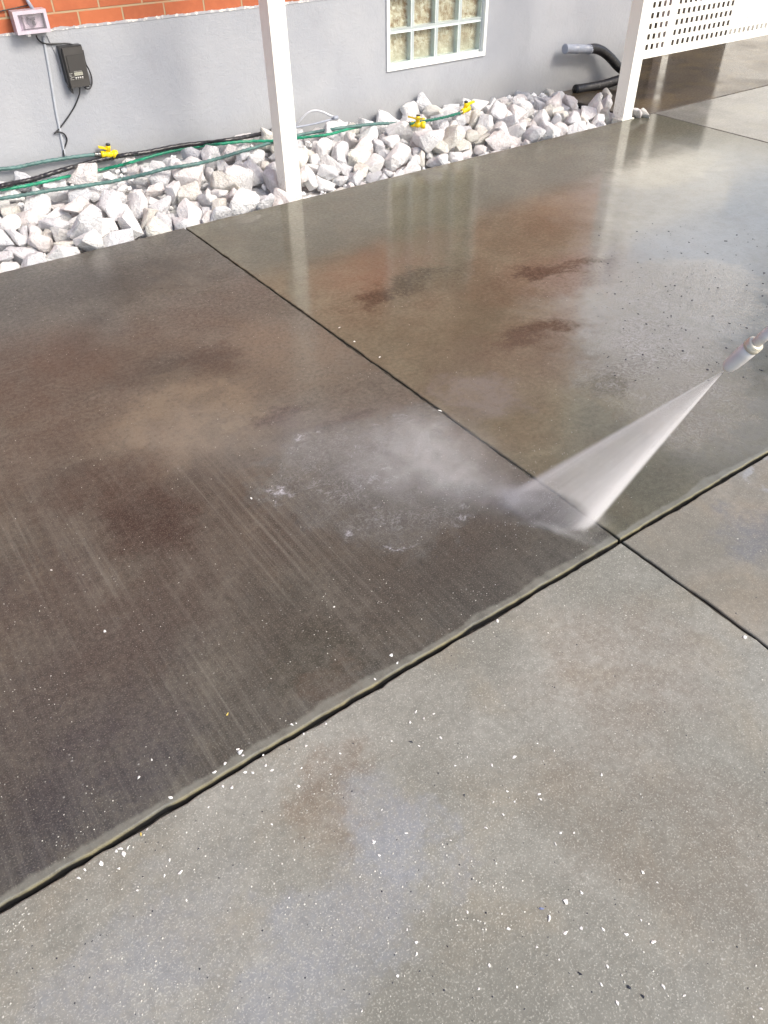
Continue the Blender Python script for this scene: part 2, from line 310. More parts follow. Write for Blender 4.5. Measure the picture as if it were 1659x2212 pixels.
# render (stucco)
s = N('grey_render'); P = s.pos(); n1 = s.noise(P, 2.2, 5); n2 = s.noise(P, 38, 5, .6); n3 = s.noise(P, 130, 3)
c = s.mix(s.ramp(n1, .3, .7), srgb(158, 161, 167), srgb(168, 170, 174)); X, Y, Z = s.sep(P)
c = s.mix(s.math('MULTIPLY', s.ramp(s.math('ADD', Z, s.math('MULTIPLY', n2, .06)), .1, .34, 1, 0), .4), c, srgb(138, 135, 128))
c = s.mix(s.math('MULTIPLY', s.ramp(s.noise(s.xform(P, sca=(1, 1, .5)), 5, 6, .7), .5, .7), .22), c, srgb(148, 149, 152))
b = s.bsdf(Base_Color=c, Roughness=.8); s.l.new(s.bump(s.math('ADD', n2, s.math('MULTIPLY', n3, .5)), .5, .006), b.inputs['Normal']); m_render = s.m
# brick
s = N('orange_brick'); P = s.pos(); X, Y, Z = s.sep(P)
cb = s.new('ShaderNodeCombineXYZ'); s.inp(cb.inputs[0], s.math('ADD', s.math('SUBTRACT', X, 1.075), Y)); s.inp(cb.inputs[1], s.math('SUBTRACT', Z, ZB-.016)); s.inp(cb.inputs[2], 0.)
bt = s.new('ShaderNodeTexBrick'); s.inp(bt.inputs['Vector'], cb.outputs[0]); bt.offset = .5; bt.squash = 1
bt.inputs['Scale'].default_value = 1; bt.inputs['Brick Width'].default_value = .24; bt.inputs['Row Height'].default_value = .086
bt.inputs['Mortar Size'].default_value = .0055; bt.inputs['Mortar Smooth'].default_value = .25; bt.inputs['Bias'].default_value = 0.
bt.inputs['Color1'].default_value = c4(srgb(180, 100, 62)); bt.inputs['Color2'].default_value = c4(srgb(158, 84, 54)); bt.inputs['Mortar'].default_value = c4(srgb(172, 150, 118))
n = s.noise(P, 24, 5, .6); c = s.mix(s.math('MULTIPLY', s.ramp(n, .4, .7), .35), bt.outputs[0], srgb(192, 110, 70))
b = s.bsdf(Base_Color=c, Roughness=.75)
hh = s.math('ADD', s.math('MULTIPLY', bt.outputs['Fac'], -1.), s.math('MULTIPLY', n, .25)); s.l.new(s.bump(hh, .8, .008), b.inputs['Normal']); m_brick = s.m
m_white = simple('white_powder_coat', srgb(250, 248, 238), .35, vary=.02, spec=.4)
s = N('white_powder_coat'); P = s.pos(); Z = s.sep(P)[2]; n = s.noise(P, 60, 5, .7)
d_ = s.math('MULTIPLY', s.ramp(s.math('MULTIPLY_ADD', n, .12, Z), .06, .26, 1., 0.), s.ramp(n, .5, .62)); c = s.mix(s.math('MULTIPLY', d_, .5), srgb(250, 248, 238), srgb(176, 164, 144))
c = s.mix(s.math('MULTIPLY', s.ramp(s.noise(s.xform(P, sca=(1, 1, .3)), 9, 5, .7), .55, .75), .15), c, srgb(214, 210, 198)); s.bsdf(Base_Color=c, Roughness=.35); m_white = s.m
m_frame = simple('white_window_trim', srgb(240, 240, 236), .45, vary=.02)
HT = 5.4
house = empty('house', 'house with grey rendered base below orange brick wall', 'house', (0, YW, 0))
def hpart(name, bm, mat, sm=False): return put(mesh_obj(name, bm, mat, None, sm), house)
WX0, WX1, WZ0, WZ1 = 3.425, 4.30, ZW, ZW+.03+.2*5+.01
bm = bmesh.new()
# the rendered base: front skin pieces round the window opening
def wallgrid(bm, x0, x1, z0, z1, y, nx=1, nz=1): box(bm, x0, x1, y, y+.22, z0, z1)
wallgrid(bm, -4, WX0, -.12, ZB, YW); wallgrid(bm, WX0, WX1, -.12, WZ0, YW); wallgrid(bm, WX1, XC, -.12, ZB, YW)
wb = hpart('rendered_base', bm, m_render)
bm = bmesh.new()
for x0, x1, z0, z1 in ((-4, WX0, ZB, HT), (WX0, WX1, WZ1, HT), (WX1, XC, ZB, HT)): box(bm, x0, x1, YW+.006, YW+.22, z0, z1)
hpart('brick_wall', bm, m_brick)
bm = bmesh.new(); box(bm, XC-.22, XC, YW+.22, YW+6, -.12, HT-.002); hpart('side_wall', bm, m_brick)
bm = bmesh.new(); prev = None      # ragged painted lip where the render ends below the bricks
for i in range(900):
    x = .2+i*.0064
    if x > WX0-.01: break
    t_ = .004+.007*max(0, mnoise.noise(Vector((x*14, 1, 0)))+.25)+.006*max(0, mnoise.noise(Vector((x*60, 4, 0)))); bt_ = .006+.004*mnoise.noise(Vector((x*30, 9, 0)))
    c_ = [bm.verts.new(p) for p in ((x, YW-.003, ZB-bt_), (x, YW-.004, ZB+t_), (x, YW+.004, ZB+t_), (x, YW+.004, ZB-bt_))]
    if prev:
        for k in range(4): bm.faces.new((prev[k], prev[(k+1) % 4], c_[(k+1) % 4], c_[k]))
    prev = c_
s = N('pale_mortar'); n_ = s.noise(s.pos(), 26, 4, .6); s.bsdf(Base_Color=s.mix(s.ramp(n_, .5, .62), srgb(174, 174, 178), srgb(236, 230, 220)), Roughness=.8)
hpart('mortar_lip', bm, s.m)
bm = bmesh.new(); box(bm, -4.3, XC+.3, YW-.55, YW+6, HT, HT+.12); hpart('roof_eave', bm, simple('brown_soffit', srgb(120, 104, 90), .7))
# glass block window
win = hpart('window', (lambda b_: (box(b_, WX0-.004, WX0+.02, YW-.012, YW+.05, WZ0-.004, WZ1), box(b_, WX1-.02, WX1+.004, YW-.012, YW+.05, WZ0-.004, WZ1),
       box(b_, WX0+.02, WX1-.02, YW-.012, YW+.05, WZ0-.004, WZ0+.022), box(b_, WX0+.02, WX1-.02, YW-.012, YW+.05, WZ1-.02, WZ1), b_)[-1])(bmesh.new()), m_frame)
win.name = 'window'
def wpart(name, bm, mat, sm=False):
    o_ = mesh_obj(name, bm, mat, None, sm); o_.parent = win; return o_
s = N('wavy_glass_back'); P = s.pos()
nv = s.noise(s.xform(P, sca=(1.6, 1, .75)), 17, 4, .6, 1.6); nv2 = s.noise(s.xform(P, loc=(2, 2, 2), sca=(1.4, 1, .8)), 34, 3, .6, 1.)
c = s.mix(s.ramp(nv, .40, .58), srgb(138, 110, 86), srgb(200, 186, 166)); c = s.mix(s.ramp(nv2, .52, .66), c, srgb(226, 220, 206))
Z = s.sep(P)[2]; c = s.mix(s.ramp(s.math('ADD', Z, s.math('MULTIPLY', nv, .3)), .48, .68, .75, 0.), c, srgb(196, 194, 178))
b = s.bsdf(Base_Color=c, Roughness=.25); s.l.new(s.bump(nv, .8, .01), b.inputs['Normal']); m_gback = s.m
m_gcav = simple('pale_green_glass_edge', srgb(206, 213, 213), .25, vary=.05, scale=12)
s = N('clear_glass'); gl = s.new('ShaderNodeBsdfGlass'); gl.inputs['IOR'].default_value = 1.2; gl.inputs['Roughness'].default_value = .03; gl.inputs['Color'].default_value = (.97, .99, .98, 1)
tr = s.new('ShaderNodeBsdfTransparent'); tr.inputs[0].default_value = (.95, .98, .96, 1); mx = s.new('ShaderNodeMixShader'); mx.inputs[0].default_value = .35
s.l.new(tr.outputs[0], mx.inputs[1]); s.l.new(gl.outputs[0], mx.inputs[2]); s.l.new(mx.outputs[0], s.out.inputs[0])
s.l.new(s.bump(s.noise(s.pos(), 26, 3, .5, 1.), .6, .01), gl.inputs['Normal']); m_glass = s.m
m_joint = simple('pale_block_joint', srgb(186, 196, 194), .4, vary=.04)
bw = (WX1-WX0-.04)/4
for r_ in range(5):
    for k in range(4):
        x0 = WX0+.02+k*bw+.005; x1 = x0+bw-.010; z0 = WZ0+.022+r_*.2+.005; z1 = z0+.19
        bm = bmesh.new(); yf, yb = YW+.022, YW+.062
        a = [bm.verts.new(p) for p in ((x0,yf,z0), (x1,yf,z0), (x1,yf,z1), (x0,yf,z1))]; i_ = .009
        f1 = [bm.verts.new(p) for p in ((x0+i_,yf-.004,z0+i_), (x1-i_,yf-.004,z0+i_), (x1-i_,yf-.004,z1-i_), (x0+i_,yf-.004,z1-i_))]
        b_ = [bm.verts.new(p) for p in ((x0+i_,yb,z0+i_), (x1-i_,yb,z0+i_), (x1-i_,yb,z1-i_), (x0+i_,yb,z1-i_))]
        for j in range(4): bm.faces.new((a[j], a[(j+1) % 4], f1[(j+1) % 4], f1[j])); bm.faces.new((f1[j], f1[(j+1) % 4], b_[(j+1) % 4], b_[j]))
        bf = bm.faces.new(b_[::-1]); ob = wpart('glass_block', bm, m_gcav); ob.data.materials.append(m_gback)
        ob.data.polygons[len(ob.data.polygons)-1].material_index = 1
        bm = bmesh.new(); box(bm, x0+i_+.001, x1-i_-.001, yf-.006, yf-.001, z0+i_+.001, z1-i_-.001)
        wpart('pane', bm, m_glass)
bm = bmesh.new()
for k in range(5):
    xx = WX0+.02+k*bw; box(bm, max(WX0+.0205, xx-.005), min(WX1-.0205, xx+.005), YW+.0235, YW+.09, WZ0+.0225, WZ1-.0205)
for r_ in range(6):
    zz = WZ0+.022+r_*.2
    for k in range(4):
        x0 = WX0+.02+k*bw+.0051; box(bm, x0, x0+bw-.0102, YW+.0235, YW+.09, max(WZ0+.0225, zz-.005), min(WZ1-.0205, zz+.005))
wpart('block_joint', bm, m_joint)

# ------------------------------------------------------------------ posts
def lean_post(name, label, xb, yb, tx, width=.098, h=2.75, plate=True):
    """square steel post, foot at (xb,yb) front left corner; tx = sideways lean per metre"""
    root = empty(name, label, 'post', (xb+width/2, yb+width/2, 0), 'white square posts')
    bm = bmesh.new(); hw = width/2
    box(bm, -hw, hw, -hw, hw, -.09, h)
    bevel(bm, .004, 2)
    for v in bm.verts: v.co.x += tx[0]*v.co.z; v.co.y += tx[1]*v.co.z
    o_ = mesh_obj('shaft', bm, m_white, root)
    if plate:
      bm = bmesh.new(); box(bm, -.065, .065, -.06, .06, .001, .008)
      bevel(bm, .002, 1); mesh_obj('foot_plate', bm, simple('white_foot_plate', srgb(225, 222, 212), .5), root)
    bm = bmesh.new(); box(bm, -.075+tx[0]*h, .075+tx[0]*h, -.075, .075, h+.0005, h+.05); mesh_obj('cap', bm, m_white, root)
    return root
lean_post('porch_post', 'white square post between rocks left of the glass block window', 2.150, 4.02, (-.010, 0), plate=False)
lean_post('porch_post', 'white square post at the right end of the rock bed, holding the lattice', 4.884, 3.905, (0., 0))

# ------------------------------------------------------------------ lattice screen
lat = empty('lattice_screen', 'white square-hole lattice panel to the right of the right post', 'lattice', (5.7, YG+.03, .38))
LX0, LX1, LZ0, LZ1 = 4.985, 6.55, .376, .96
bm = bmesh.new(); px_, pz_ = .0556, .0622; y0 = YG+.02
k = 0
while LX0+.003+k*px_ < LX1-.03: x = LX0+.003+k*px_; box(bm, x-.0+.0, x+.0260, y0, y0+.003, LZ0+.022, LZ1-.02); k += 1
k = 0
while LZ0+.021+k*pz_ < LZ1-.03: z = LZ0+.021+k*pz_; box(bm, LX0, LX1-.02, y0+.0035, y0+.0065, z+.0, z+.0285); k += 1
put(mesh_obj('lattice_strips', bm, m_white), lat)
bm = bmesh.new(); box(bm, LX0, LX1, y0-.008, y0+.018, LZ0, LZ0+.0215); box(bm, LX0, LX1, y0-.008, y0+.018, LZ1-.0195, LZ1); box(bm, LX1-.0195, LX1, y0-.008, y0+.018, LZ0+.0222, LZ1-.0202)
put(mesh_obj('lattice_frame', bm, m_white), lat)
# ------------------------------------------------------------------ what stands beyond the lattice
pp = empty('fence_panel', 'dark brown timber fence behind the lattice panel', 'fence', (7.1, 5.36, 0)); m_fn = simple('brown_fence_paint', srgb(44, 35, 27), .6, vary=.25, scale=3)
for i in range(20):
    bm = bmesh.new(); x = 6.04+i*.105; box(bm, x, x+.098, 5.36, 5.38, .03, 1.8); bevel(bm, .003, 1); put(mesh_obj('paling', bm, m_fn), pp)
bm = bmesh.new(); box(bm, 6.04, 8.13, 5.381, 5.42, .4, .48); box(bm, 6.04, 8.13, 5.381, 5.42, 1.4, 1.48); put(mesh_obj('rail', bm, m_fn), pp)
gw = empty('garden_wall', 'sunlit white wall glimpsed through the right end of the lattice', 'wall', (10.2, 5.75, 0)); bm = bmesh.new(); box(bm, 8.25, 12.2, 5.7, 5.85, .002, 1.7); put(mesh_obj('wall_body', bm, simple('white_wall_paint', srgb(232, 230, 222), .7)), gw)
bm = bmesh.new(); box(bm, 8.23, 12.22, 5.68, 5.87, 1.702, 1.76); bevel(bm, .008, 2); put(mesh_obj('coping', bm, simple('white_coping', srgb(225, 222, 212), .7)), gw)
bp = G(1432, 113); lean_post('porch_post', 'white square post standing behind the lattice panel', bp.x*5.25/bp.y, 5.25, (0, 0), h=2.4)
# ------------------------------------------------------------------ white rocks (poses settled once with rigid bodies, then written down)
def stone_mat(name, a, b_, vein):
    s = N(name); P = s.pos('object'); oi = s.new('ShaderNodeObjectInfo')
    v = s.new('ShaderNodeVectorMath', operation='ADD'); s.inp(v.inputs[0], P)
    cr = s.new('ShaderNodeVectorMath', operation='SCALE'); s.inp(cr.inputs[0], oi.outputs['Location']); cr.inputs['Scale'].default_value = 13.; s.l.new(cr.outputs[0], v.inputs[1])
    V = v.outputs[0]; n = s.noise(V, 2.2, 6, .65, .8); n2 = s.noise(V, 9, 5, .7, .3); n3 = s.noise(V, 3.2, 5, .6, 2.2)
    c = s.mix(s.ramp(n, .35, .65), a, b_); c = s.mix(s.math('MULTIPLY', s.ramp(s.math('ABSOLUTE', s.math('SUBTRACT', n3, .5)), 0., .05, 1, 0), .4), c, vein)
    c = s.mix(s.math('MULTIPLY', s.ramp(n2, .55, .75), .35), c, [x*.72 for x in a])
    b = s.bsdf(Base_Color=c, Roughness=s.ramp(n2, .3, .7, .45, .75)); b.inputs['Subsurface Weight'].default_value = 0.
    h = s.math('ADD', n2, s.math('MULTIPLY', s.noise(V, 28, 4, .6), .45)); s.l.new(s.bump(h, .7, .045), b.inputs['Normal']); return s.m
STONES = [('white', stone_mat('white_marble', srgb(242, 241, 240), srgb(250, 249, 247), srgb(220, 217, 216))),
          ('pale grey', stone_mat('grey_marble', srgb(216, 216, 218), srgb(232, 232, 234), srgb(190, 189, 192))),
          ('pinkish white', stone_mat('pink_marble', srgb(232, 225, 222), srgb(240, 236, 234), srgb(212, 202, 196))),
          ('creamy', stone_mat('cream_marble', srgb(230, 226, 218), srgb(240, 238, 230), srgb(204, 196, 176)))]
def rock_points(seed):
    r = random.Random(seed*7919+13)
    ax = (1.0, r.uniform(.62, .85), r.uniform(.45, .68)); n = r.randint(11, 16); P = []
    for i in range(n):
        while True:
            v = Vector((r.uniform(-1, 1), r.uniform(-1, 1), r.uniform(-1, 1)))
            if .55 < v.length < 1.15: break
        v = v.normalized()*r.uniform(.85, 1.1)
        v = Vector(tuple(max(-.8, min(.8, a)) for a in v))
        P.append(Vector((v.x*ax[0], v.y*ax[1], v.z*ax[2]))*.58)
    return P
rock_me = {}
def rock_mesh(seed, k):
    if (seed, k) in rock_me: return rock_me[seed, k]
    bm = bmesh.new()
    for p in rock_points(seed): bm.verts.new(p)
    res = bmesh.ops.convex_hull(bm, input=bm.verts)
    bmesh.ops.delete(bm, geom=[g_ for g_ in res['geom_interior'] if isinstance(g_, bmesh.types.BMVert)], context='VERTS')
    bmesh.ops.dissolve_limit(bm, angle_limit=.12, verts=bm.verts, edges=bm.edges)
    bmesh.ops.bevel(bm, geom=list(bm.edges), offset=.022, segments=2, affect='EDGES', clamp_overlap=True)
    bmesh.ops.triangulate(bm, faces=bm.faces)
    bmesh.ops.subdivide_edges(bm, edges=[e for e in bm.edges if e.calc_length() > .09], cuts=2, use_grid_fill=True)
    bmesh.ops.triangulate(bm, faces=bm.faces)
    bm.normal_update()
    for v in bm.verts:
        q = v.co+Vector((seed*3.7, 0, 0)); d = mnoise.noise(q*3.2)*.035+mnoise.noise(q*9)*.016+mnoise.noise(q*22)*.006
        v.co += v.normal*d
    me = bpy.data.meshes.new('rock'); bm.to_mesh(me); bm.free(); me.materials.append(STONES[k][1])
    me.polygons.foreach_set('use_smooth', [True]*len(me.polygons)); me.set_sharp_from_angle(angle=.6)
    rock_me[seed, k] = me; return me
ROCKS = [[19,0.205,0.528,4.062,-0.004,0.302,0.121,0.391,0.861],
[5,0.176,0.665,4.064,-0.007,0.084,-0.863,0.478,0.14],
[12,0.169,0.869,4.057,-0.01,0.096,-0.028,-0.994,-0.046],
[5,0.222,1.115,3.975,-0.022,0.954,0.255,-0.154,-0.037],
[12,0.107,1.446,4.097,-0.019,0.057,-0.04,-0.274,0.959],
[2,0.167,1.707,3.96,-0.006,0.55,0.783,0.277,-0.088],
[11,0.131,1.916,4.041,-0.008,0.177,0.367,0.892,-0.197],
[3,0.172,2.16,4.177,0.037,0.695,0.086,-0.088,0.709],
[11,0.129,2.361,3.934,-0.048,0.08,0.056,0.731,0.675],
[2,0.107,2.664,3.975,-0.05,0.087,-0.488,-0.844,-0.206],
[19,0.175,3.074,4.031,0.003,0.448,-0.245,0.643,-0.571],
[15,0.224,3.279,4.023,-0.027,0.177,-0.478,0.755,-0.413],
[13,0.107,3.348,3.948,-0.055,0.197,0.96,-0.103,-0.172],
[12,0.213,3.788,4.031,0.015,0.123,0.426,0.775,0.449],
[17,0.146,3.959,4.053,-0.022,0.209,0.12,0.456,-0.857],
[15,0.174,4.206,3.966,-0.019,0.21,0.546,-0.541,0.604],
[14,0.153,4.679,4.081,-0.01,0.935,0.152,-0.095,0.308],
[22,0.113,4.977,4.74,0.027,0.019,0.807,0.588,0.053],
[23,0.2,0.586,4.18,0.042,0.902,0.275,0.166,-0.287],
[0,0.103,0.731,4.25,0.022,0.271,0.403,-0.24,-0.841],
[1,0.135,1.003,4.23,0.031,0.903,0.272,0.054,0.327],
[7,0.147,1.239,4.211,0.029,0.087,0.363,-0.523,-0.766],
[9,0.182,1.468,4.231,0.037,0.908,-0.12,-0.315,0.249],
[14,0.101,1.76,4.214,0.02,0.822,0.225,-0.129,0.506],
[18,0.181,1.977,4.269,0.063,0.183,0.299,0.72,0.599],
[5,0.142,2.297,4.175,0.014,0.117,-0.947,0.285,0.094],
[0,0.158,2.457,4.22,0.015,0.741,-0.077,0.059,-0.665],
[15,0.126,2.665,4.183,0.007,0.309,0.255,0.088,0.912],
[23,0.131,2.974,4.205,0.016,0.306,0.946,-0.077,-0.07],
[23,0.16,3.295,4.277,0.034,0.261,0.645,-0.625,-0.354],
[13,0.222,3.546,4.31,0.038,0.306,0.872,0.381,0.035],
[9,0.114,3.829,4.176,0.004,0.253,0.952,0.154,0.073],
[15,0.223,4.029,4.175,0.042,0.208,-0.553,-0.545,0.595],
[2,0.122,4.239,4.305,0.005,0.957,-0.111,-0.029,-0.266],
[3,0.136,4.462,4.148,0.01,0.557,-0.063,0.755,0.34],
[3,0.178,4.514,4.0,-0.036,0.335,0.883,-0.287,0.16],
[19,0.115,0.487,4.346,0.045,0.148,0.284,-0.027,0.947],
[17,0.142,0.736,4.445,0.074,0.499,0.118,-0.223,0.829],
[12,0.102,0.966,4.418,0.061,0.971,-0.024,0.101,-0.214],
[14,0.114,1.252,4.424,0.063,0.201,0.778,0.578,0.142],
[23,0.1,1.393,4.357,0.06,0.958,0.162,-0.235,0.037],
[11,0.147,1.748,4.403,0.064,0.356,-0.931,0.046,-0.073],
[18,0.104,1.857,4.389,0.069,0.349,0.656,0.525,0.415],
[0,0.144,2.232,4.535,0.098,0.451,-0.891,0.044,-0.04],
[15,0.101,2.571,4.386,0.054,0.626,-0.536,-0.566,0.004],
[10,0.161,2.753,4.422,0.046,0.66,-0.199,0.407,-0.6],
[5,0.197,2.912,4.341,0.057,0.912,0.266,-0.094,0.297],
[9,0.098,3.229,4.361,0.018,0.154,0.521,0.784,-0.301],
[14,0.097,3.481,4.473,0.049,0.071,0.537,-0.734,0.409],
[7,0.131,3.714,4.404,0.035,0.858,0.312,0.295,-0.281],
[14,0.107,3.974,4.415,0.015,0.192,0.361,0.879,0.246],
[3,0.098,4.316,4.363,-0.0,0.328,0.897,-0.034,0.295],
[12,0.136,4.558,4.33,0.024,0.029,-0.37,-0.267,-0.889],
[8,0.128,4.771,4.381,0.005,0.027,-0.529,0.847,0.052],
[15,0.132,0.417,4.489,0.079,0.007,-0.282,0.867,-0.412],
[0,0.209,0.67,4.528,0.098,0.99,0.005,-0.113,-0.086],
[13,0.106,0.91,4.579,0.107,0.43,0.379,-0.108,-0.812],
[17,0.126,1.18,4.482,0.082,0.799,-0.056,0.342,-0.492],
[16,0.112,1.485,4.597,0.112,0.218,-0.496,-0.392,0.744],
[20,0.15,1.698,4.591,0.108,0.981,0.17,0.057,-0.081],
[21,0.223,1.921,4.521,0.114,0.834,-0.272,-0.259,0.405],
[18,0.162,2.175,4.658,0.11,0.744,-0.035,-0.246,0.62],
[7,0.213,2.403,4.651,0.117,0.651,-0.618,0.329,-0.294],
[15,0.186,2.727,4.68,0.087,0.941,0.294,-0.137,-0.096],
[17,0.12,2.953,4.605,0.061,0.465,-0.065,0.151,-0.87],
[19,0.191,3.216,4.589,0.068,0.161,-0.224,0.931,-0.238],
[1,0.184,3.453,4.609,0.055,0.5,0.433,-0.685,-0.306],
[19,0.164,3.713,4.577,0.05,0.753,0.223,-0.157,0.599],
[9,0.214,3.927,4.523,0.057,0.118,0.173,-0.371,0.905],
[17,0.174,4.232,4.618,0.041,0.437,0.696,-0.304,0.482],
[3,0.17,4.455,4.537,0.022,0.42,0.326,-0.803,-0.268],
[5,0.172,4.736,4.516,0.027,0.019,-0.774,0.622,0.122],
[13,0.157,0.559,3.977,-0.033,0.49,0.792,0.338,0.132],
[18,0.155,0.764,4.084,0.019,0.295,0.554,-0.76,0.168],
[16,0.215,1.071,4.094,0.02,0.399,-0.864,0.306,0.023],
[0,0.103,1.288,4.02,-0.037,0.292,-0.034,0.363,0.884],
[5,0.222,1.563,4.048,-0.006,0.672,0.322,-0.071,0.664],
[5,0.113,1.762,4.089,-0.016,0.939,0.281,-0.155,-0.124],
[4,0.223,1.837,3.988,0.014,0.43,-0.024,0.512,0.743],
[11,0.125,2.36,4.494,0.068,0.733,0.435,-0.392,-0.346],
[10,0.133,2.473,3.956,-0.059,0.077,0.084,0.532,-0.839],
[15,0.112,2.579,3.969,-0.054,0.481,-0.416,-0.745,0.2],
[0,0.222,3.011,4.127,0.04,0.122,-0.069,0.731,-0.668],
[8,0.119,3.18,4.089,-0.012,0.008,-0.446,0.679,0.583],
[20,0.156,3.424,4.007,-0.023,0.463,0.044,-0.096,0.88],
[5,0.137,3.682,3.943,-0.04,0.154,0.985,-0.004,0.08],
[11,0.106,3.954,3.985,-0.048,0.21,-0.272,0.929,0.137],
[20,0.222,4.09,3.99,0.032,0.364,-0.338,0.194,0.846],
[13,0.136,4.634,3.976,-0.029,0.372,0.154,-0.777,0.484],
[3,0.148,4.866,4.059,-0.004,0.252,0.865,0.158,-0.403],
[0,0.191,0.425,4.121,0.005,0.819,0.533,0.213,0.012],
[9,0.153,0.777,4.229,0.02,0.336,-0.69,-0.513,0.385],
[11,0.198,1.033,4.288,0.084,0.861,0.473,0.157,0.1],
[14,0.097,1.218,4.151,0.004,0.145,-0.064,-0.17,0.973],
[15,0.095,1.446,4.286,0.033,0.357,0.268,0.289,0.847],
[8,0.136,1.806,4.188,0.025,0.032,-0.852,-0.518,0.07],
[14,0.199,2.096,4.322,0.049,0.026,0.648,-0.627,-0.43],
[15,0.159,1.96,3.951,0.007,0.588,-0.172,0.557,0.561],
[3,0.123,2.495,4.283,0.054,0.642,0.334,-0.674,-0.151],
[20,0.142,2.643,4.025,-0.005,0.213,-0.196,0.839,-0.46],
[14,0.16,3.122,4.34,0.048,0.078,0.644,0.761,-0.012],
[19,0.148,3.131,4.16,0.0,0.305,-0.102,-0.25,-0.913],
[18,0.219,3.47,4.151,0.052,0.078,-0.913,0.159,-0.368],
[6,0.146,3.694,4.244,0.031,0.047,-0.474,-0.785,-0.396],
[3,0.215,4.049,4.357,0.084,0.27,0.326,-0.454,-0.784],
[3,0.111,4.097,4.275,-0.001,0.132,0.791,0.384,0.458],
[1,0.218,4.405,4.245,0.007,0.262,0.097,-0.844,-0.458],
[20,0.099,4.832,3.937,-0.047,0.05,0.019,0.979,-0.199],
[21,0.178,0.43,4.392,0.07,0.895,0.375,-0.173,0.169],
[21,0.181,0.761,4.327,0.062,0.44,-0.863,0.121,-0.218],
[18,0.171,0.859,4.406,0.084,0.257,-0.861,-0.365,-0.243],
[22,0.133,1.139,4.268,0.045,0.76,-0.253,-0.441,0.405],
[5,0.152,1.491,4.343,0.071,0.959,-0.259,-0.07,0.093],
[18,0.192,1.867,4.234,0.062,0.315,-0.328,-0.821,0.345],
[13,0.11,2.07,4.44,0.068,0.178,0.263,0.889,0.329],
[21,0.167,2.419,4.528,0.079,0.334,0.324,0.183,0.866],
[5,0.159,2.466,4.355,0.082,0.056,0.047,0.306,0.949],
[6,0.193,2.685,4.276,0.06,0.649,-0.699,-0.245,0.173],
[0,0.164,3.016,4.347,0.038,0.429,-0.155,0.089,-0.885],
[14,0.218,3.241,4.39,0.087,0.136,0.122,-0.975,0.127],
[14,0.17,3.434,4.406,0.059,0.242,0.222,0.774,0.541],
[19,0.119,3.79,4.364,0.016,0.166,0.319,0.203,0.911],
[3,0.17,3.892,4.29,0.05,0.266,-0.533,0.509,0.621],
[3,0.161,4.151,4.38,0.05,0.694,0.339,0.151,-0.617],
[22,0.129,4.489,4.331,0.011,0.377,0.222,0.364,0.823],
[22,0.173,4.557,4.673,0.042,0.0,0.133,0.984,0.116],
[11,0.12,0.352,4.424,0.066,0.197,-0.626,0.737,-0.161],
[22,0.173,0.473,4.533,0.114,0.079,0.839,-0.515,-0.156],
[11,0.151,1.013,4.502,0.1,0.362,0.893,-0.145,-0.224],
[0,0.104,1.129,4.513,0.082,0.265,-0.122,0.188,-0.938],
[10,0.111,1.328,4.457,0.079,0.015,-0.347,0.936,0.058],
[21,0.132,1.622,4.569,0.102,0.42,0.16,-0.117,0.886],
[16,0.143,2.124,4.511,0.091,0.63,0.706,0.087,0.311],
[10,0.146,2.274,4.764,0.119,0.037,0.041,-0.782,-0.62],
[1,0.17,2.464,4.445,0.107,0.354,0.261,0.254,-0.862],
[14,0.139,2.639,4.438,0.074,0.181,-0.384,0.905,0.024],
[18,0.13,3.033,4.67,0.072,0.937,0.164,-0.07,0.3],
[20,0.149,3.346,4.568,0.063,0.479,0.021,-0.023,0.877],
[14,0.168,3.59,4.756,0.095,0.047,-0.02,0.694,0.718],
[10,0.172,3.83,4.605,0.059,0.052,-0.876,0.478,-0.029],
[5,0.13,3.937,4.649,0.048,0.869,0.129,-0.187,-0.439],
[1,0.186,4.138,4.63,0.059,0.022,-0.061,-0.976,-0.208],
[10,0.108,4.337,4.604,0.019,0.375,-0.243,-0.37,0.814],
[10,0.127,4.913,4.606,0.006,0.896,-0.387,0.016,0.216],
[20,0.175,0.363,3.978,-0.021,0.336,0.745,0.417,0.398],
[23,0.168,0.829,3.965,-0.009,0.275,0.003,0.728,0.629],
[12,0.191,0.972,3.97,0.007,0.753,-0.282,0.359,0.474],
[19,0.208,1.335,3.96,-0.032,0.365,0.726,0.107,-0.573],
[18,0.161,1.334,4.071,0.026,0.766,-0.457,-0.121,0.436],
[20,0.118,1.665,4.058,-0.016,0.08,-0.568,0.758,0.311],
[7,0.13,2.061,3.953,-0.038,0.358,-0.895,0.213,0.158],
[18,0.153,2.234,4.264,0.053,0.062,0.05,0.76,0.645],
[19,0.173,2.427,4.091,-0.008,0.055,-0.299,-0.928,0.215],
[9,0.139,2.581,4.084,-0.009,0.94,-0.231,-0.09,-0.235],
[0,0.172,2.996,3.949,-0.017,0.246,-0.164,0.952,0.075],
[23,0.172,3.341,4.119,0.032,0.258,0.49,0.809,0.197],
[11,0.112,3.53,4.051,-0.031,0.175,-0.002,0.98,0.093],
[19,0.143,3.741,4.143,0.003,0.324,-0.006,0.489,0.81],
[14,0.175,4.026,4.089,0.026,0.204,0.753,-0.59,0.207],
[0,0.192,4.284,4.052,0.006,0.014,0.602,0.785,0.142],
[14,0.173,4.547,4.078,0.008,0.486,0.663,0.545,-0.164],
[7,0.192,4.847,4.423,0.029,0.071,-0.714,-0.65,0.249],
[6,0.172,0.251,4.021,-0.02,0.859,0.285,-0.047,0.422],
[7,0.108,0.822,4.187,0.009,0.298,0.24,0.169,-0.908],
[7,0.135,0.882,4.14,0.021,0.426,0.46,-0.709,0.322],
[14,0.107,1.118,4.173,-0.001,0.132,-0.113,0.872,0.457],
[8,0.128,1.616,4.164,0.006,0.4,0.005,-0.095,0.912],
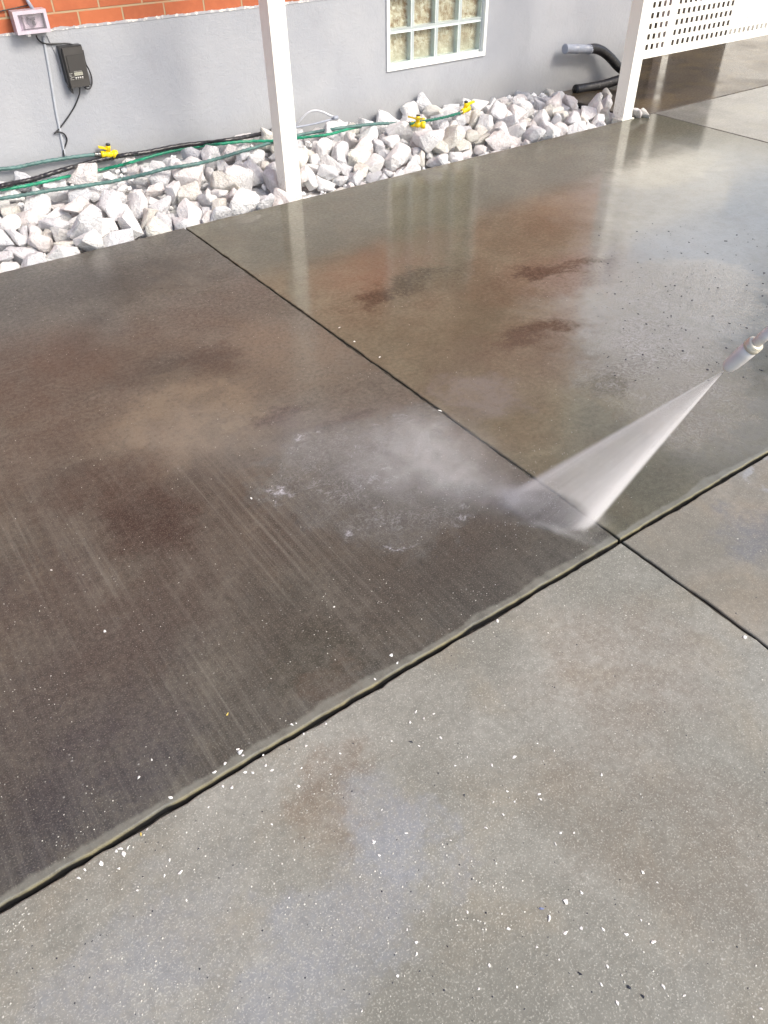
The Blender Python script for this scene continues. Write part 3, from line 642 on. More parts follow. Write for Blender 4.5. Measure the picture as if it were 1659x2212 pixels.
[4,0.173,1.639,4.216,0.049,0.093,0.284,0.564,-0.77],
[15,0.153,1.85,4.113,0.015,0.739,-0.173,-0.388,-0.522],
[21,0.122,2.28,4.106,0.038,0.667,-0.581,-0.027,-0.466],
[17,0.104,2.383,4.178,0.002,0.012,0.72,0.056,0.691],
[17,0.162,2.725,4.128,-0.002,0.824,-0.023,-0.113,-0.554],
[6,0.161,2.847,4.125,0.015,0.069,-0.966,-0.197,-0.155],
[4,0.113,3.374,4.218,0.023,0.353,-0.864,-0.212,0.292],
[23,0.153,3.565,4.11,-0.007,0.597,0.786,0.077,-0.138],
[7,0.148,3.653,4.145,0.041,0.859,-0.116,0.228,0.443],
[1,0.208,3.882,4.12,0.036,0.38,0.794,0.464,0.101],
[3,0.118,4.275,4.214,-0.011,0.436,0.407,-0.771,-0.225],
[1,0.145,4.55,4.243,0.033,0.059,0.269,0.882,-0.383],
[21,0.139,4.745,3.959,-0.038,0.202,0.146,-0.956,0.156],
[13,0.206,0.384,4.223,0.054,0.466,-0.31,0.605,-0.566],
[13,0.167,0.665,4.301,0.073,0.108,0.981,0.018,0.161],
[6,0.162,1.091,4.421,0.097,0.232,-0.253,0.918,0.2],
[9,0.197,1.218,4.32,0.059,0.121,0.075,0.867,-0.477],
[20,0.168,1.56,4.269,0.068,0.782,-0.504,-0.325,0.166],
[16,0.173,1.566,4.441,0.096,0.383,-0.913,-0.104,0.092],
[19,0.125,1.961,4.38,0.057,0.361,-0.615,0.697,-0.081],
[3,0.198,2.34,4.562,0.17,0.028,0.23,0.665,-0.71],
[17,0.147,2.35,4.399,0.088,0.546,-0.836,0.041,-0.034],
[1,0.174,2.862,4.414,0.098,0.683,-0.275,0.149,0.661],
[21,0.207,3.054,4.508,0.067,0.853,0.358,-0.096,0.368],
[4,0.108,3.152,4.46,0.045,0.593,-0.232,0.046,-0.769],
[4,0.17,3.637,4.46,0.064,0.297,0.784,0.47,0.275],
[21,0.177,3.799,4.472,0.06,0.001,-0.58,0.811,0.072],
[19,0.101,4.054,4.47,0.017,0.887,0.388,-0.175,0.181],
[2,0.198,4.175,4.517,0.056,0.007,0.31,0.916,-0.254],
[3,0.215,4.65,4.391,0.057,0.301,0.274,-0.061,-0.911],
[3,0.151,4.848,4.522,0.04,0.22,0.968,0.118,-0.031],
[6,0.1,0.476,4.742,0.142,0.033,-0.705,0.707,0.049],
[13,0.137,0.56,4.432,0.072,0.115,0.797,-0.482,-0.344],
[17,0.161,1.003,4.66,0.127,0.074,-0.992,-0.018,0.104],
[17,0.107,1.07,4.573,0.1,0.156,-0.072,-0.297,0.939],
[1,0.129,1.507,4.727,0.12,0.173,-0.084,0.879,-0.436],
[21,0.17,1.856,4.638,0.114,0.769,-0.341,0.192,-0.505],
[22,0.222,2.044,4.403,0.14,0.262,-0.023,0.681,0.683],
[12,0.155,2.079,4.73,0.102,0.95,-0.097,0.107,-0.276],
[1,0.146,2.53,4.494,0.063,0.247,0.739,0.365,0.51],
[23,0.098,2.674,4.776,0.084,0.19,-0.245,0.55,0.775],
[8,0.135,2.966,4.742,0.092,0.008,-0.201,-0.005,0.98],
[7,0.142,3.157,4.686,0.083,0.711,-0.667,0.167,-0.149],
[5,0.205,3.723,4.755,0.106,0.604,0.692,0.292,-0.267],
[5,0.096,3.629,4.695,0.056,0.024,-0.993,-0.092,0.062],
[17,0.166,3.951,4.734,0.061,0.92,-0.082,0.003,0.383],
[20,0.169,4.333,4.496,0.029,0.536,-0.165,-0.785,-0.263],
[16,0.136,4.631,4.504,0.032,0.739,-0.274,0.569,-0.234],
[19,0.218,4.661,4.719,0.042,0.306,-0.133,-0.316,-0.888],
[14,0.164,0.456,3.966,-0.0,0.305,0.773,0.055,-0.554],
[11,0.133,0.756,3.965,-0.042,0.927,-0.316,0.006,-0.201],
[14,0.216,0.991,4.033,0.093,0.663,-0.471,-0.347,-0.467],
[15,0.095,1.24,4.088,-0.022,0.916,0.378,-0.13,-0.021],
[20,0.165,1.382,4.029,-0.016,0.392,-0.583,-0.381,-0.602],
[5,0.109,1.629,3.979,-0.006,0.686,-0.661,-0.284,0.102],
[9,0.142,1.957,4.118,0.0,0.597,-0.27,0.217,-0.723],
[21,0.111,2.216,4.365,0.048,0.479,-0.529,-0.644,0.277],
[10,0.168,2.545,4.172,0.052,0.284,0.333,0.292,0.85],
[22,0.119,2.777,4.033,-0.029,0.12,-0.232,-0.435,0.862],
[22,0.131,2.885,3.95,-0.031,0.859,-0.417,-0.295,-0.042],
[14,0.098,3.281,4.129,-0.001,0.98,0.085,0.002,0.182],
[11,0.171,3.538,3.943,-0.042,0.959,-0.134,-0.167,0.187],
[6,0.101,3.663,4.066,-0.023,0.909,0.245,-0.08,-0.327],
[1,0.113,3.988,3.944,-0.038,0.5,-0.293,-0.785,0.218],
[20,0.168,4.391,4.068,-0.006,0.823,0.112,0.078,-0.551],
[4,0.165,4.541,4.177,0.008,0.272,0.135,-0.739,0.601],
[20,0.157,4.772,4.044,-0.027,0.26,0.791,-0.31,0.459],
[0,0.162,0.276,4.16,0.009,0.24,0.378,-0.225,-0.865],
[5,0.172,0.882,4.215,0.047,0.91,-0.32,0.131,-0.229],
[20,0.126,0.984,4.168,0.019,0.054,0.481,-0.833,0.269],
[22,0.216,1.343,4.23,0.051,0.516,0.338,-0.259,-0.743],
[14,0.145,1.694,4.11,0.028,0.035,0.535,0.767,-0.352],
[17,0.125,1.676,4.266,0.025,1.0,0.002,-0.026,-0.006],
[6,0.104,2.01,4.022,-0.025,0.098,-0.743,-0.477,-0.46],
[0,0.164,2.345,4.113,0.028,0.651,0.062,0.392,-0.647],
[11,0.133,2.578,4.256,0.025,0.287,-0.83,0.464,-0.116],
[16,0.191,2.787,4.226,0.048,0.436,-0.894,0.063,0.081],
[21,0.127,3.212,4.185,0.018,0.194,-0.569,0.769,-0.215],
[14,0.224,3.27,4.14,0.107,0.666,-0.166,-0.243,0.686],
[6,0.123,3.407,4.303,0.033,0.043,-0.977,0.21,0.023],
[9,0.169,3.771,4.194,0.024,0.351,-0.574,0.715,-0.191],
[19,0.121,3.973,4.31,0.027,0.848,0.256,0.253,-0.389],
[10,0.129,4.182,4.226,0.007,0.015,-0.333,-0.456,0.825],
[10,0.129,4.621,4.223,-0.023,0.628,-0.183,0.418,-0.63],
[23,0.211,4.805,4.165,-0.01,0.669,0.703,0.239,0.031],
[15,0.168,0.252,4.449,0.074,0.553,-0.789,0.129,-0.235],
[19,0.172,0.684,4.154,0.034,0.897,0.269,0.331,-0.117],
[13,0.158,0.926,4.302,0.048,0.846,0.499,0.14,-0.129],
[21,0.197,1.191,4.187,0.084,0.478,-0.549,-0.675,0.122],
[4,0.118,1.534,4.52,0.099,0.612,-0.717,0.313,0.111],
[8,0.221,1.706,4.35,0.101,0.787,0.488,-0.023,-0.375],
[9,0.126,1.991,4.481,0.062,0.231,-0.909,0.039,0.344],
[8,0.126,2.197,4.469,0.074,0.37,0.925,0.057,-0.062],
[2,0.202,2.589,4.319,0.099,0.169,0.093,-0.652,-0.734],
[6,0.219,2.797,4.551,0.101,0.597,-0.755,-0.131,0.237],
[11,0.098,3.115,4.605,0.058,0.322,0.017,-0.318,0.892],
[1,0.096,3.223,4.507,0.044,0.261,0.879,-0.379,-0.126],
[5,0.101,3.546,4.545,0.042,0.559,-0.004,-0.19,-0.807],
[15,0.142,3.708,4.326,0.017,0.226,-0.053,-0.863,0.448],
[7,0.196,3.894,4.367,0.059,0.744,0.583,0.269,-0.186],
[9,0.222,4.252,4.358,0.031,0.383,-0.652,0.65,-0.074],
[13,0.214,4.385,4.423,0.053,0.158,0.328,0.045,0.93],
[22,0.102,4.697,4.315,-0.008,0.653,-0.356,-0.127,0.656],
[18,0.116,0.385,4.614,0.118,0.133,-0.679,0.713,-0.117],
[22,0.166,0.775,4.625,0.128,0.045,-0.76,0.634,0.134],
[3,0.17,0.901,4.7,0.127,0.153,-0.388,-0.761,-0.497],
[5,0.213,1.207,4.658,0.132,0.954,0.199,-0.158,-0.162],
[21,0.101,1.47,4.511,0.086,0.796,0.24,-0.251,-0.496],
[0,0.124,1.687,4.513,0.117,0.278,0.492,0.476,-0.674],
[10,0.188,1.792,4.501,0.096,0.484,-0.165,-0.486,0.709],
[20,0.156,2.085,4.594,0.092,0.333,0.741,-0.418,0.406],
[5,0.14,2.539,4.629,0.085,0.045,0.503,0.861,0.057],
[3,0.13,2.594,4.709,0.098,0.741,-0.591,-0.221,0.232],
[23,0.107,2.869,4.644,0.067,0.636,0.738,0.005,-0.225],
[3,0.186,3.341,4.709,0.069,0.141,-0.411,-0.75,-0.499],
[4,0.122,3.595,4.613,0.051,0.554,0.111,-0.269,0.78],
[18,0.146,3.722,4.65,0.09,0.547,-0.016,0.124,0.828],
[0,0.165,4.075,4.7,0.075,0.714,-0.526,-0.299,0.353],
[20,0.102,4.308,4.302,0.005,0.039,-0.977,0.207,0.029],
[23,0.13,4.421,4.706,0.048,0.603,-0.743,-0.048,-0.287],
[20,0.113,4.816,4.56,0.015,0.455,-0.023,-0.888,-0.053],
[8,0.101,0.43,3.941,-0.049,0.748,0.136,0.494,-0.421],
[20,0.168,0.69,3.957,-0.027,0.099,0.068,-0.765,-0.633],
[21,0.162,1.075,4.195,0.062,0.541,-0.362,-0.063,-0.757],
[23,0.189,1.222,4.044,0.039,0.772,0.152,-0.275,0.553],
[7,0.168,1.463,3.98,-0.023,0.464,0.458,0.566,0.505],
[14,0.132,1.728,4.038,0.015,0.081,-0.415,0.474,0.772],
[9,0.193,2.1,4.008,-0.016,0.224,0.14,-0.455,0.851],
[16,0.182,2.395,4.278,0.083,0.187,-0.452,0.406,0.772],
[5,0.145,2.492,4.115,0.034,0.531,0.825,0.022,-0.194],
[21,0.109,2.816,3.984,-0.033,0.083,-0.356,0.919,0.148],
[19,0.11,2.882,4.012,-0.028,0.954,0.12,0.078,-0.264]]
for (mm_, ss_, ux, uy, uz, qq) in ((3,.14,1294,236,.02,(.8,.3,.5,.1)), (9,.12,1316,246,.02,(.6,.6,.1,.5)), (14,.13,1310,224,.03,(.3,.8,.2,.4)), (5,.125,1376,244,.03,(.9,.1,.3,.2)), (17,.15,1288,218,.03,(.5,.5,.6,.3)), (11,.11,1392,246,.02,(.2,.7,.6,.3)), (20,.14,1312,205,.03,(.7,.2,.6,.3))):
    gp_ = G(ux, uy, uz); qn = math.sqrt(sum(v*v for v in qq)); ROCKS.append([mm_, ss_, gp_.x, gp_.y, uz]+[v/qn for v in qq])
LM = [('the left yellow tap', 1.62, 4.50), ('the left white post', 2.20, 4.02), ('the black hose joint', 2.15, 4.45), ('the white looped tube', 2.65, 4.6),
      ('the glass window', 3.85, 4.75), ('the middle yellow tap', 3.25, 4.4), ('the right yellow tap', 3.95, 4.5), ('the right post', 4.92, 3.93), ('the black drain hose', 4.95, 4.6),
      ('the slab joint', 1.46, 3.95), ('the thin black cord', 1.22, 4.75), ('the photo edge', .65, 4.1)]
ORD = ['leftmost', 'second from left', 'third from left', 'fourth from left', 'fifth from left', 'sixth from left', 'seventh from left', 'eighth from left', 'ninth from left', 'tenth from left']
def finish_labels(items):
    """items: (object, label, image x); look-alikes in one spot are told apart by their order from the left"""
    by = {}
    for o_, l, x in items: by.setdefault(l, []).append((x, o_))
    for l, L in by.items():
        L.sort(key=lambda t: t[0])
        for i, (_, o_) in enumerate(L):
            if len(L) == 1: o_['label'] = l
            elif i == len(L)-1: o_['label'] = l+', rightmost'
            else: o_['label'] = l+', '+ORD[min(i, 9)]
from mathutils.bvhtree import BVHTree
items = []; bv, bf_ = [], []; rk = random.Random(11)
for (m_, s_, x, y, z, qw, qx, qy, qz) in ROCKS:
    if z > .135: continue
    k = rk.choices([0, 1, 2, 3], [.42, .26, .18, .14])[0]; me = rock_mesh(m_, k)
    o = bpy.data.objects.new('marble_rock', me); COL.objects.link(o); s2 = s_*1.03
    Mx = Matrix.Translation((x, y, z))@Quaternion((qw, qx, qy, qz)).to_matrix().to_4x4()@Matrix.Scale(s2, 4)
    o.matrix_world = Mx; o['category'] = 'rock'; o['group'] = 'white marble rocks in the bed along the wall'
    n0 = len(bv); bv += [Mx@v.co for v in me.vertices]; bf_ += [[n0+i for i in p.vertices] for p in me.polygons]
    near = min(LM, key=lambda t: (t[1]-x)**2+1.5*(t[2]-y)**2)
    dx, dy = x-near[1], y-near[2]
    rel = 'beside' if math.hypot(dx, dy) < .16 else ('right of' if dx > .16 else 'left of' if dx < -.16 else 'in front of' if dy < 0 else 'behind')
    row = 'by the slab edge' if y < YG+.2 else 'by the wall' if y > YW-.26 else 'mid-bed'
    size = 'large' if s_ > .17 else 'small' if s_ < .125 else 'medium'
    items.append((o, '%s %s rock %s, %s %s' % (size, STONES[k][0], row, rel, near[0]), SCR((x, y, z))[0]))
finish_labels(items)
# crushed fines filling the gaps between the rocks
bm = bmesh.new(); rf = random.Random(4)
for i in range(1500):
    x = rf.uniform(.1, 5.0); yy = rf.random(); y = YG+.01+yy*(YW-YG-.02); zb = -.097+yy*(.222-.13*x/5.0)+.015*mnoise.noise(Vector((x*14, y*14, 0)))
    r_ = rf.uniform(.010, .026); m_ = bmesh.ops.create_icosphere(bm, subdivisions=1, radius=1, matrix=Matrix.Translation((x, y, min(zb+r_*.5+rf.uniform(0, .03), .10)))@Euler((rf.uniform(0, 6), rf.uniform(0, 6), 0)).to_matrix().to_4x4()@Matrix.Diagonal((r_, r_*rf.uniform(.6, .9), r_*rf.uniform(.4, .8), 1)))
    for v in m_['verts']: v.co += Vector((rf.uniform(-1, 1), rf.uniform(-1, 1), rf.uniform(-1, 1)))*r_*.18
tag(mesh_obj('crushed_fines', bm, STONES[0][1]), 'small crushed white stone filling the gaps between the rocks', 'gravel', kind='stuff')
ROCK_BVH = BVHTree.FromPolygons(bv, bf_)
def rock_top(x, y, r=.05):
    best = -.05
    for dx in (-r, 0, r):
        for dy in (-r, 0, r):
            h = ROCK_BVH.ray_cast(Vector((x+dx, y+dy, 1)), Vector((0, 0, -1)))[0]
            if h and h.z > best: best = h.z
    return best
# ------------------------------------------------------------------ hoses lying on the rocks
def C2(x, y): return (x*.3968, y*.3968+263.3)
def C3(x, y): return (x*.3307+548.5, y*.3307+164.6)
def C4(x, y): return (x*.3716+1042.2, y*.3716)
def lay(pts, r, lift=0., ymax=YW-.02):
    """walk a hose seen in the photo over the rocks: height comes from the rocks under it"""
    q = catmull([Vector((x, y, 0)) for x, y in pts], 4); pts = [(v.x, v.y) for v in q]; n = len(pts)
    zs = [.09]*n
    for it in range(5):
        P = [G(px, py, z) for (px, py), z in zip(pts, zs)]
        P = [p if p.y < ymax-r else W(px, py, ymax-r) for p, (px, py) in zip(P, pts)]
        zn = [max(rock_top(p.x, min(p.y, YW-.05), .022)+r*.95+lift, .02) for p in P]
        mx_ = [max(zn[max(i-2, 0):i+3]) for i in range(n)]
        zs = [sum(mx_[max(i-3, 0):i+4])/len(mx_[max(i-3, 0):i+4]) for i in range(n)]
    P = [G(px, py, z) for (px, py), z in zip(pts, zs)]; P = [p if p.y < ymax-r else W(px, py, ymax-r) for p, (px, py) in zip(P, pts)]
    return catmull(P, 4)
def hose(name, label, pts, r, mat, lift=0.):
    bm = bmesh.new(); path = lay(pts, r, lift)
    for i, p in enumerate(path): p += Vector((0, .0015*math.sin(i*.9), .001*math.sin(i*1.7)))
    tube(bm, path, r, 12); o_ = mesh_obj(name, bm, mat, None, True); tag(o_, label, 'hose'); return o_, path
def hosemat(name, col, rough=.3, rib=0.):
    s = N(name); P = s.pos(); n = s.noise(P, 14, 4); c = s.mix(s.ramp(n, .35, .7), [v*.8 for v in col], [min(1, v*1.2) for v in col])
    c = s.mix(s.math('MULTIPLY', s.ramp(s.noise(P, 60, 4), .55, .75), .3), c, srgb(150, 148, 140))
    s.bsdf(Base_Color=c, Roughness=rough); return s.m
m_blk = hosemat('black_rubber', srgb(40, 38, 42), .28); m_grn = hosemat('bright_green_hose', srgb(26, 138, 104), .35); m_gg = hosemat('grey_green_hose', srgb(78, 112, 108), .45)
m_metal = simple('dull_steel', srgb(150, 150, 146), .3, 1., scale=60); m_black = simple('black_plastic', srgb(44, 44, 46), .4, vary=.2, scale=20)
m_yel = simple('yellow_plastic', srgb(238, 206, 12), .32, vary=.05, coat=.3); m_grey = simple('grey_plastic', srgb(150, 156, 168), .4, vary=.08)
h1, p1 = hose('garden_hose', 'thick black hose running over the rocks to a steel joint behind the left post', [C2(*p) for p in ((-60,362),(0,350),(80,333),(170,315),(280,280),(400,245),(500,217),(600,195),(700,178),(800,165),(980,130),(1200,105),(1350,80),(1478,52))], .0125, m_blk, .006)
bm = bmesh.new(); a = p1[-1]; d = (p1[-1]-p1[-4]).normalized()
lathe(bm, a-d*.012, d, [(0,.0145),(.003,.017),(.022,.017),(.026,.014),(.03,.020),(.046,.020),(.048,.014)], 14); mesh_obj('hose_fitting', bm, m_metal, h1, True)
bm = bmesh.new(); lathe(bm, a+d*.037, d, [(0,.015),(.001,.026),(.012,.027),(.026,.024),(.03,.012)], 14); mesh_obj('hose_nut', bm, m_black, h1, True)
h2, p2 = hose('garden_hose', 'bright green hose across the rocks, running under the black hose', [C2(*p) for p in ((-60,382),(0,370),(130,350),(260,322),(400,290),(520,266),(620,245),(740,213),(850,180),(940,158),(1030,141),(1180,122),(1330,107),(1490,103))]+[C3(280,405),C3(400,392),C3(500,378),C3(600,350),C3(700,328)], .0085, m_grn)
h3, p3 = hose('garden_hose', 'dull grey green hose crossing the rocks behind the post to the middle yellow tap', [C2(*p) for p in ((-60,428),(0,418),(130,398),(260,375),(370,360),(480,345),(600,326),(700,305),(800,282),(900,255),(1000,240),(1100,222),(1200,196),(1300,165),(1400,136),(1490,108))]+[C3(280,388),C3(420,362),C3(560,340),C3(750,316),C3(880,308),C3(1008,310)], .0098, m_gg)
h4, p4 = hose('garden_hose', 'grey green hose close to the wall ending at the left yellow tap', [C2(*p) for p in ((-60,262),(75,250),(160,233),(250,215),(400,192),(532,176))], .0098, m_gg)
h5, p5 = hose('garden_hose', 'short dark green hose between the middle and right yellow taps', [C3(*p) for p in ((1020,312),(1110,293),(1190,280),(1270,262),(1352,238))], .0085, hosemat('dark_green_hose', srgb(16, 98, 78), .35))
for h_, p_ in ((h3, p3), (h4, p4), (h5, p5)):
    bm = bmesh.new(); d = (p_[-1]-p_[-3]).normalized(); lathe(bm, p_[-1]-d*.02, d, [(0,.0105),(.002,.0135),(.012,.0135),(.014,.012),(.024,.0125),(.026,.0145),(.036,.0145)], 12); mesh_obj('hose_clamp', bm, m_metal, h_, True)
# yellow taps
def tap(label, p, d, spin, tilt, wings):
    root = empty('hose_tap', label, 'tap', p, 'yellow taps on the hoses'); d = d.normalized()
    z = Vector((0, 0, 1)); y = z.cross(d).normalized(); z = d.cross(y); R_ = Matrix((d, y, z)).transposed().to_4x4()@Matrix.Rotation(tilt, 4, 'X')
    root.rotation_euler = R_.to_euler()
    bm = bmesh.new(); lathe(bm, (0,0,0), (1,0,0), [(.006,.012),(.008,.0175),(.024,.0175),(.027,.0145),(.035,.0145),(.04,.019),(.06,.019),(.064,.0155),(.072,.0155),(.075,.0225),(.098,.0225),(.101,.018)], 18)
    mesh_obj('barrel', bm, m_yel, root, True)
    bm = bmesh.new(); lathe(bm, (.05,0,.012), (0,0,1), [(0,.013),(.022,.013),(.024,.0145),(.034,.0145),(.036,.012)], 14); st = mesh_obj('stem', bm, m_yel, root, True)
    bm = bmesh.new(); lathe(bm, (.05,0,.0485), (0,0,1), [(0,.012),(.001,.0135),(.008,.0135),(.010,.010)], 14); mesh_obj('screw_cap', bm, m_black, st, True)
    for a_, L in wings:
        bm = bmesh.new(); vs = box(bm, .008, L, -.011, .011, -.0045, .0045)
        for v in vs:
            if v.co.x > .02: v.co.y *= .8; v.co.z += .008
        bevel(bm, .003, 2); M2 = Matrix.Translation((.05, 0, .032))@Matrix.Rotation(a_, 4, 'Z'); bm.transform(M2); mesh_obj('wing_handle', bm, m_yel, root)
    return root
def tapat(label, path, spin, tilt, wings):
    d = (path[-1]-path[-3]).normalized(); p = path[-1]; zt = max(p.z, rock_top(p.x+d.x*.05, min(p.y+d.y*.05, YW-.05), .035)+.018); p = G(*SCR(p), zt); tap(label, p+d*.012, d, spin, tilt, wings)
tapat('yellow tap on the left, lying against the wall beside the black hose', p4, 0, .1, [(math.pi*.98, .055)])
tapat('middle yellow tap with wing handle tipped toward the slab', p3, 0, -.2, [(math.pi*.80, .075), (-math.pi*.38, .085)])
tapat('yellow tap farthest right, at the end of the dark green hose', p5, 0, .15, [(-.25, .085)])
# white looped tube and grey rod by the wall
m_pale = simple('pale_grey_tube', srgb(205, 206, 210), .35, vary=.04)
bm = bmesh.new(); tp = [W(*C3(*p), 4.74-.02*i) for i, p in enumerate(((262,340),(285,312),(315,275),(355,238),(400,224),(450,234),(500,258),(528,266)))]
tube(bm, catmull(tp, 8), .0065, 10); lt = tag(mesh_obj('looped_tube', bm, m_pale, None, True), 'thin white tube arching above the rocks right of the left post', 'tube')
bm = bmesh.new(); e_ = tp[-1]; lathe(bm, e_+Vector((-.01,0,-.005)), (1,0,-.05), [(0,.009),(.003,.012),(.03,.012),(.034,.008)], 12); mesh_obj('tube_fitting', bm, m_grey, lt, True)
bm = bmesh.new(); q = [W(*C3(*p), 4.62) for p in ((262,336),(400,310),(540,272))]; tube(bm, catmull(q, 6), .006, 8); tag(mesh_obj('grey_rod', bm, m_grey, None, True), 'thin straight grey rod lying on the rocks under the white looped tube', 'rod')
# black drain hose
bm = bmesh.new(); pth = [W(*C4(540,520), 4.70), W(*C4(600,512), 4.70), W(*C4(690,495), 4.66), W(*C4(780,468), 4.62), W(*C4(845,446), 4.58), W(*C4(868,428), 4.60), W(*C4(838,420), 4.64), W(*C4(790,388), 4.68), W(*C4(745,338), 4.70), W(*C4(700,300), 4.72), W(*C4(655,283), 4.72), W(*C4(612,286), 4.72)]
path = catmull(pth, 10); tube(bm, path, [.035+.0012*(i % 2) for i in range(len(path))], 14)
dh = tag(mesh_obj('drain_hose', bm, hosemat('black_ribbed_pipe', srgb(34, 33, 36), .4), None, True), 'thick black drain hose bending up against the wall behind the right post', 'hose')
bm = bmesh.new(); a = pth[-1]; d = (W(*C4(480,284), 4.72)-a).normalized(); L = (W(*C4(480,284), 4.72)-a).length
lathe(bm, a-d*.03, d, [(0,.030),(.002,.036),(.03,.036),(.034,.031),(L*.55,.031),(L*.57,.035),(L*.64,.035),(L*.66,.032),(L+.02,.033),(L+.03,.036),(L+.035,.030),(L+.0352,.02)], 18)
mesh_obj('grey_coupling', bm, m_grey, dh, True)

# ------------------------------------------------------------------ things on the wall
K = .2513
def WK(a, b, y=YW): return W(a*K, b*K, y)
def rbox(x0, x1, y0, y1, z0, z1, r, seg=3, name='body', mat=None, parent=None):
    bm = bmesh.new(); box(bm, x0, x1, y0, y1, z0, z1); bevel(bm, r, seg); o_ = mesh_obj(name, bm, mat, None); return put(o_, parent) if parent else o_
# weatherproof socket
so = empty('wall_socket', 'pale lilac weatherproof socket box on the wall where brick meets render', 'socket', (1.16, YW, .86))
m_lil = simple('lilac_plastic', srgb(196, 186, 196), .3, vary=.04, coat=.4)
s = N('clear_cover'); tr = s.new('ShaderNodeBsdfTransparent'); tr.inputs[0].default_value = (.93, .9, .94, 1); gl = s.new('ShaderNodeBsdfGlossy'); gl.inputs['Roughness'].default_value = .12
mx = s.new('ShaderNodeMixShader'); mx.inputs[0].default_value = .12; s.l.new(tr.outputs[0], mx.inputs[1]); s.l.new(gl.outputs[0], mx.inputs[2]); s.l.new(mx.outputs[0], s.out.inputs[0]); m_clear = s.m
sx0, sx1, sz0, sz1 = 1.082, 1.248, .812, .912
rbox(sx0, sx1, YW-.028, YW-.001, sz0, sz1, .008, name='back_box', mat=m_lil, parent=so)
for (x0, x1, z0, z1) in ((sx0, sx0+.022, sz0, sz1), (sx1-.016, sx1, sz0, sz1), (sx0+.0222, sx1-.0162, sz0, sz0+.016), (sx0+.0222, sx1-.0162, sz1-.016, sz1)):
    rbox(x0, x1, YW-.072, YW-.0285, z0, z1, .005, name='cover_rim', mat=m_lil, parent=so)
rbox(sx0+.023, sx1-.017, YW-.071, YW-.068, sz0+.017, sz1-.017, .001, 1, 'clear_lid', m_clear, so)
fp = rbox(sx0+.05, sx1-.022, YW-.042, YW-.029, sz0+.02, sz1-.02, .01, name='face_plate', mat=simple('white_switch_plastic', srgb(226, 222, 220), .35, vary=.03), parent=so)
bm = bmesh.new(); lathe(bm, (1.172, YW-.043, .862), (0,-1,0), [(0,.024),(.003,.025),(.006,.023)], 24); put(mesh_obj('outlet_ring', bm, simple('plug_ring', srgb(206, 202, 204), .4), None, True), so)
bm = bmesh.new(); box(bm, 1.158, 1.186, YW-.066, YW-.0495, .868, .878); box(bm, 1.172, 1.181, YW-.066, YW-.0495, .846, .8678); box(bm, 1.150, 1.1578, YW-.063, YW-.0495, .872, .882); bevel(bm, .002, 1); put(mesh_obj('plug', bm, simple('dark_grey_plug', srgb(92, 90, 96), .5)), so)
rbox(1.13, 1.146, YW-.06, YW-.03, sz0-.012, sz0-.0005, .003, 2, 'latch', simple('white_latch', srgb(230, 228, 226), .4), so)
# conduit above, painted conduit below, thin wire
bm = bmesh.new(); tube(bm, [WK(200,-60,YW-.012), WK(245,20,YW-.012), WK(285,80,YW-.02)], .009, 10); tag(mesh_obj('conduit', bm, m_grey, None, True), 'slanting grey conduit on the brick above the socket box', 'conduit')
bm = bmesh.new(); tube(bm, [WK(-60,112,YW+.0), WK(0,96,YW-.003), WK(120,72,YW-.004), WK(240,45,YW-.004)], .003, 6); tag(mesh_obj('thin_cable', bm, m_black, None, True), 'thin dark cable along the brick left of the socket box', 'cable')
bm = bmesh.new(); pl = [WK(372,315,YW-.004), WK(400,470,YW-.004), WK(440,700,YW-.004), WK(480,950,YW-.004), WK(520,1150,YW-.004), WK(560,1350,YW-.004)]
tube(bm, catmull(pl, 5), .0075, 8); tag(mesh_obj('painted_conduit', bm, simple('painted_over_grey', srgb(176, 180, 186), .7, vary=.03), None, True), 'thin conduit painted wall grey, dropping from the socket box to the rocks', 'conduit')
# control box
cb_ = empty('control_box', 'black control box with small display on the grey wall under the socket', 'control box', (1.33, YW, .64))
cx0, cx1, cz0, cz1 = 1.279, 1.388, .546, .737
m_box = simple('charcoal_plastic', srgb(66, 64, 62), .45, vary=.1, scale=14, bumpy=.1)
bm = bmesh.new(); vs = box(bm, cx0-.006, cx1+.002, YW-.05, YW-.001, cz0+.004, cz1-.0)
for v in vs:
    if v.co.y > YW-.01 and v.co.z < .6: v.co.z += .02
bevel(bm, .003, 2); put(mesh_obj('case', bm, m_black), cb_)
fb = rbox(cx0+.004, cx1, YW-.062, YW-.0505, cz0, cz1-.006, .004, 2, 'front_cover', m_box, cb_)
rbox(cx0+.014, cx1-.008, YW-.0665, YW-.0623, cz0+.045, cz1-.04, .0018, 1, 'raised_panel', simple('matt_black_panel', srgb(58, 56, 54), .6, vary=.08), cb_)
rbox(cx0+.0005, cx0+.0036, YW-.058, YW-.0505, cz0-.004, cz1-.012, .001, 1, 'side_flange', m_black, cb_)
lc = rbox(1.313, 1.358, YW-.0685, YW-.0667, .602, .6165, .0006, 1, 'display', simple('lcd_grey', srgb(172, 172, 158), .3, vary=.03), cb_)
bm = bmesh.new()
for (x, w_) in ((1.318,.007), (1.328,.007), (1.340,.007), (1.350,.005)): box(bm, x, x+w_, YW-.0689, YW-.0686, .606, .613)
put(mesh_obj('display_digits', bm, simple('lcd_dark', srgb(140, 140, 128), .4)), cb_)
for i in range(4):
    bm = bmesh.new(); lathe(bm, (1.3175+i*.0117, YW-.0667, .5915), (0,-1,0), [(0,.004),(.0022,.004),(.003,.003)], 14)
    put(mesh_obj('button', bm, simple('pale_button', srgb(205, 203, 198), .4), None, True), cb_)
bm = bmesh.new(); rr = random.Random(8)       # tiny printed legends, too small to read in the photo
for i in range(4):
    for j in range(3): box(bm, 1.3145+i*.0117+j*.0022, 1.316+i*.0117+j*.0022, YW-.06672, YW-.06655, .583, .5852)
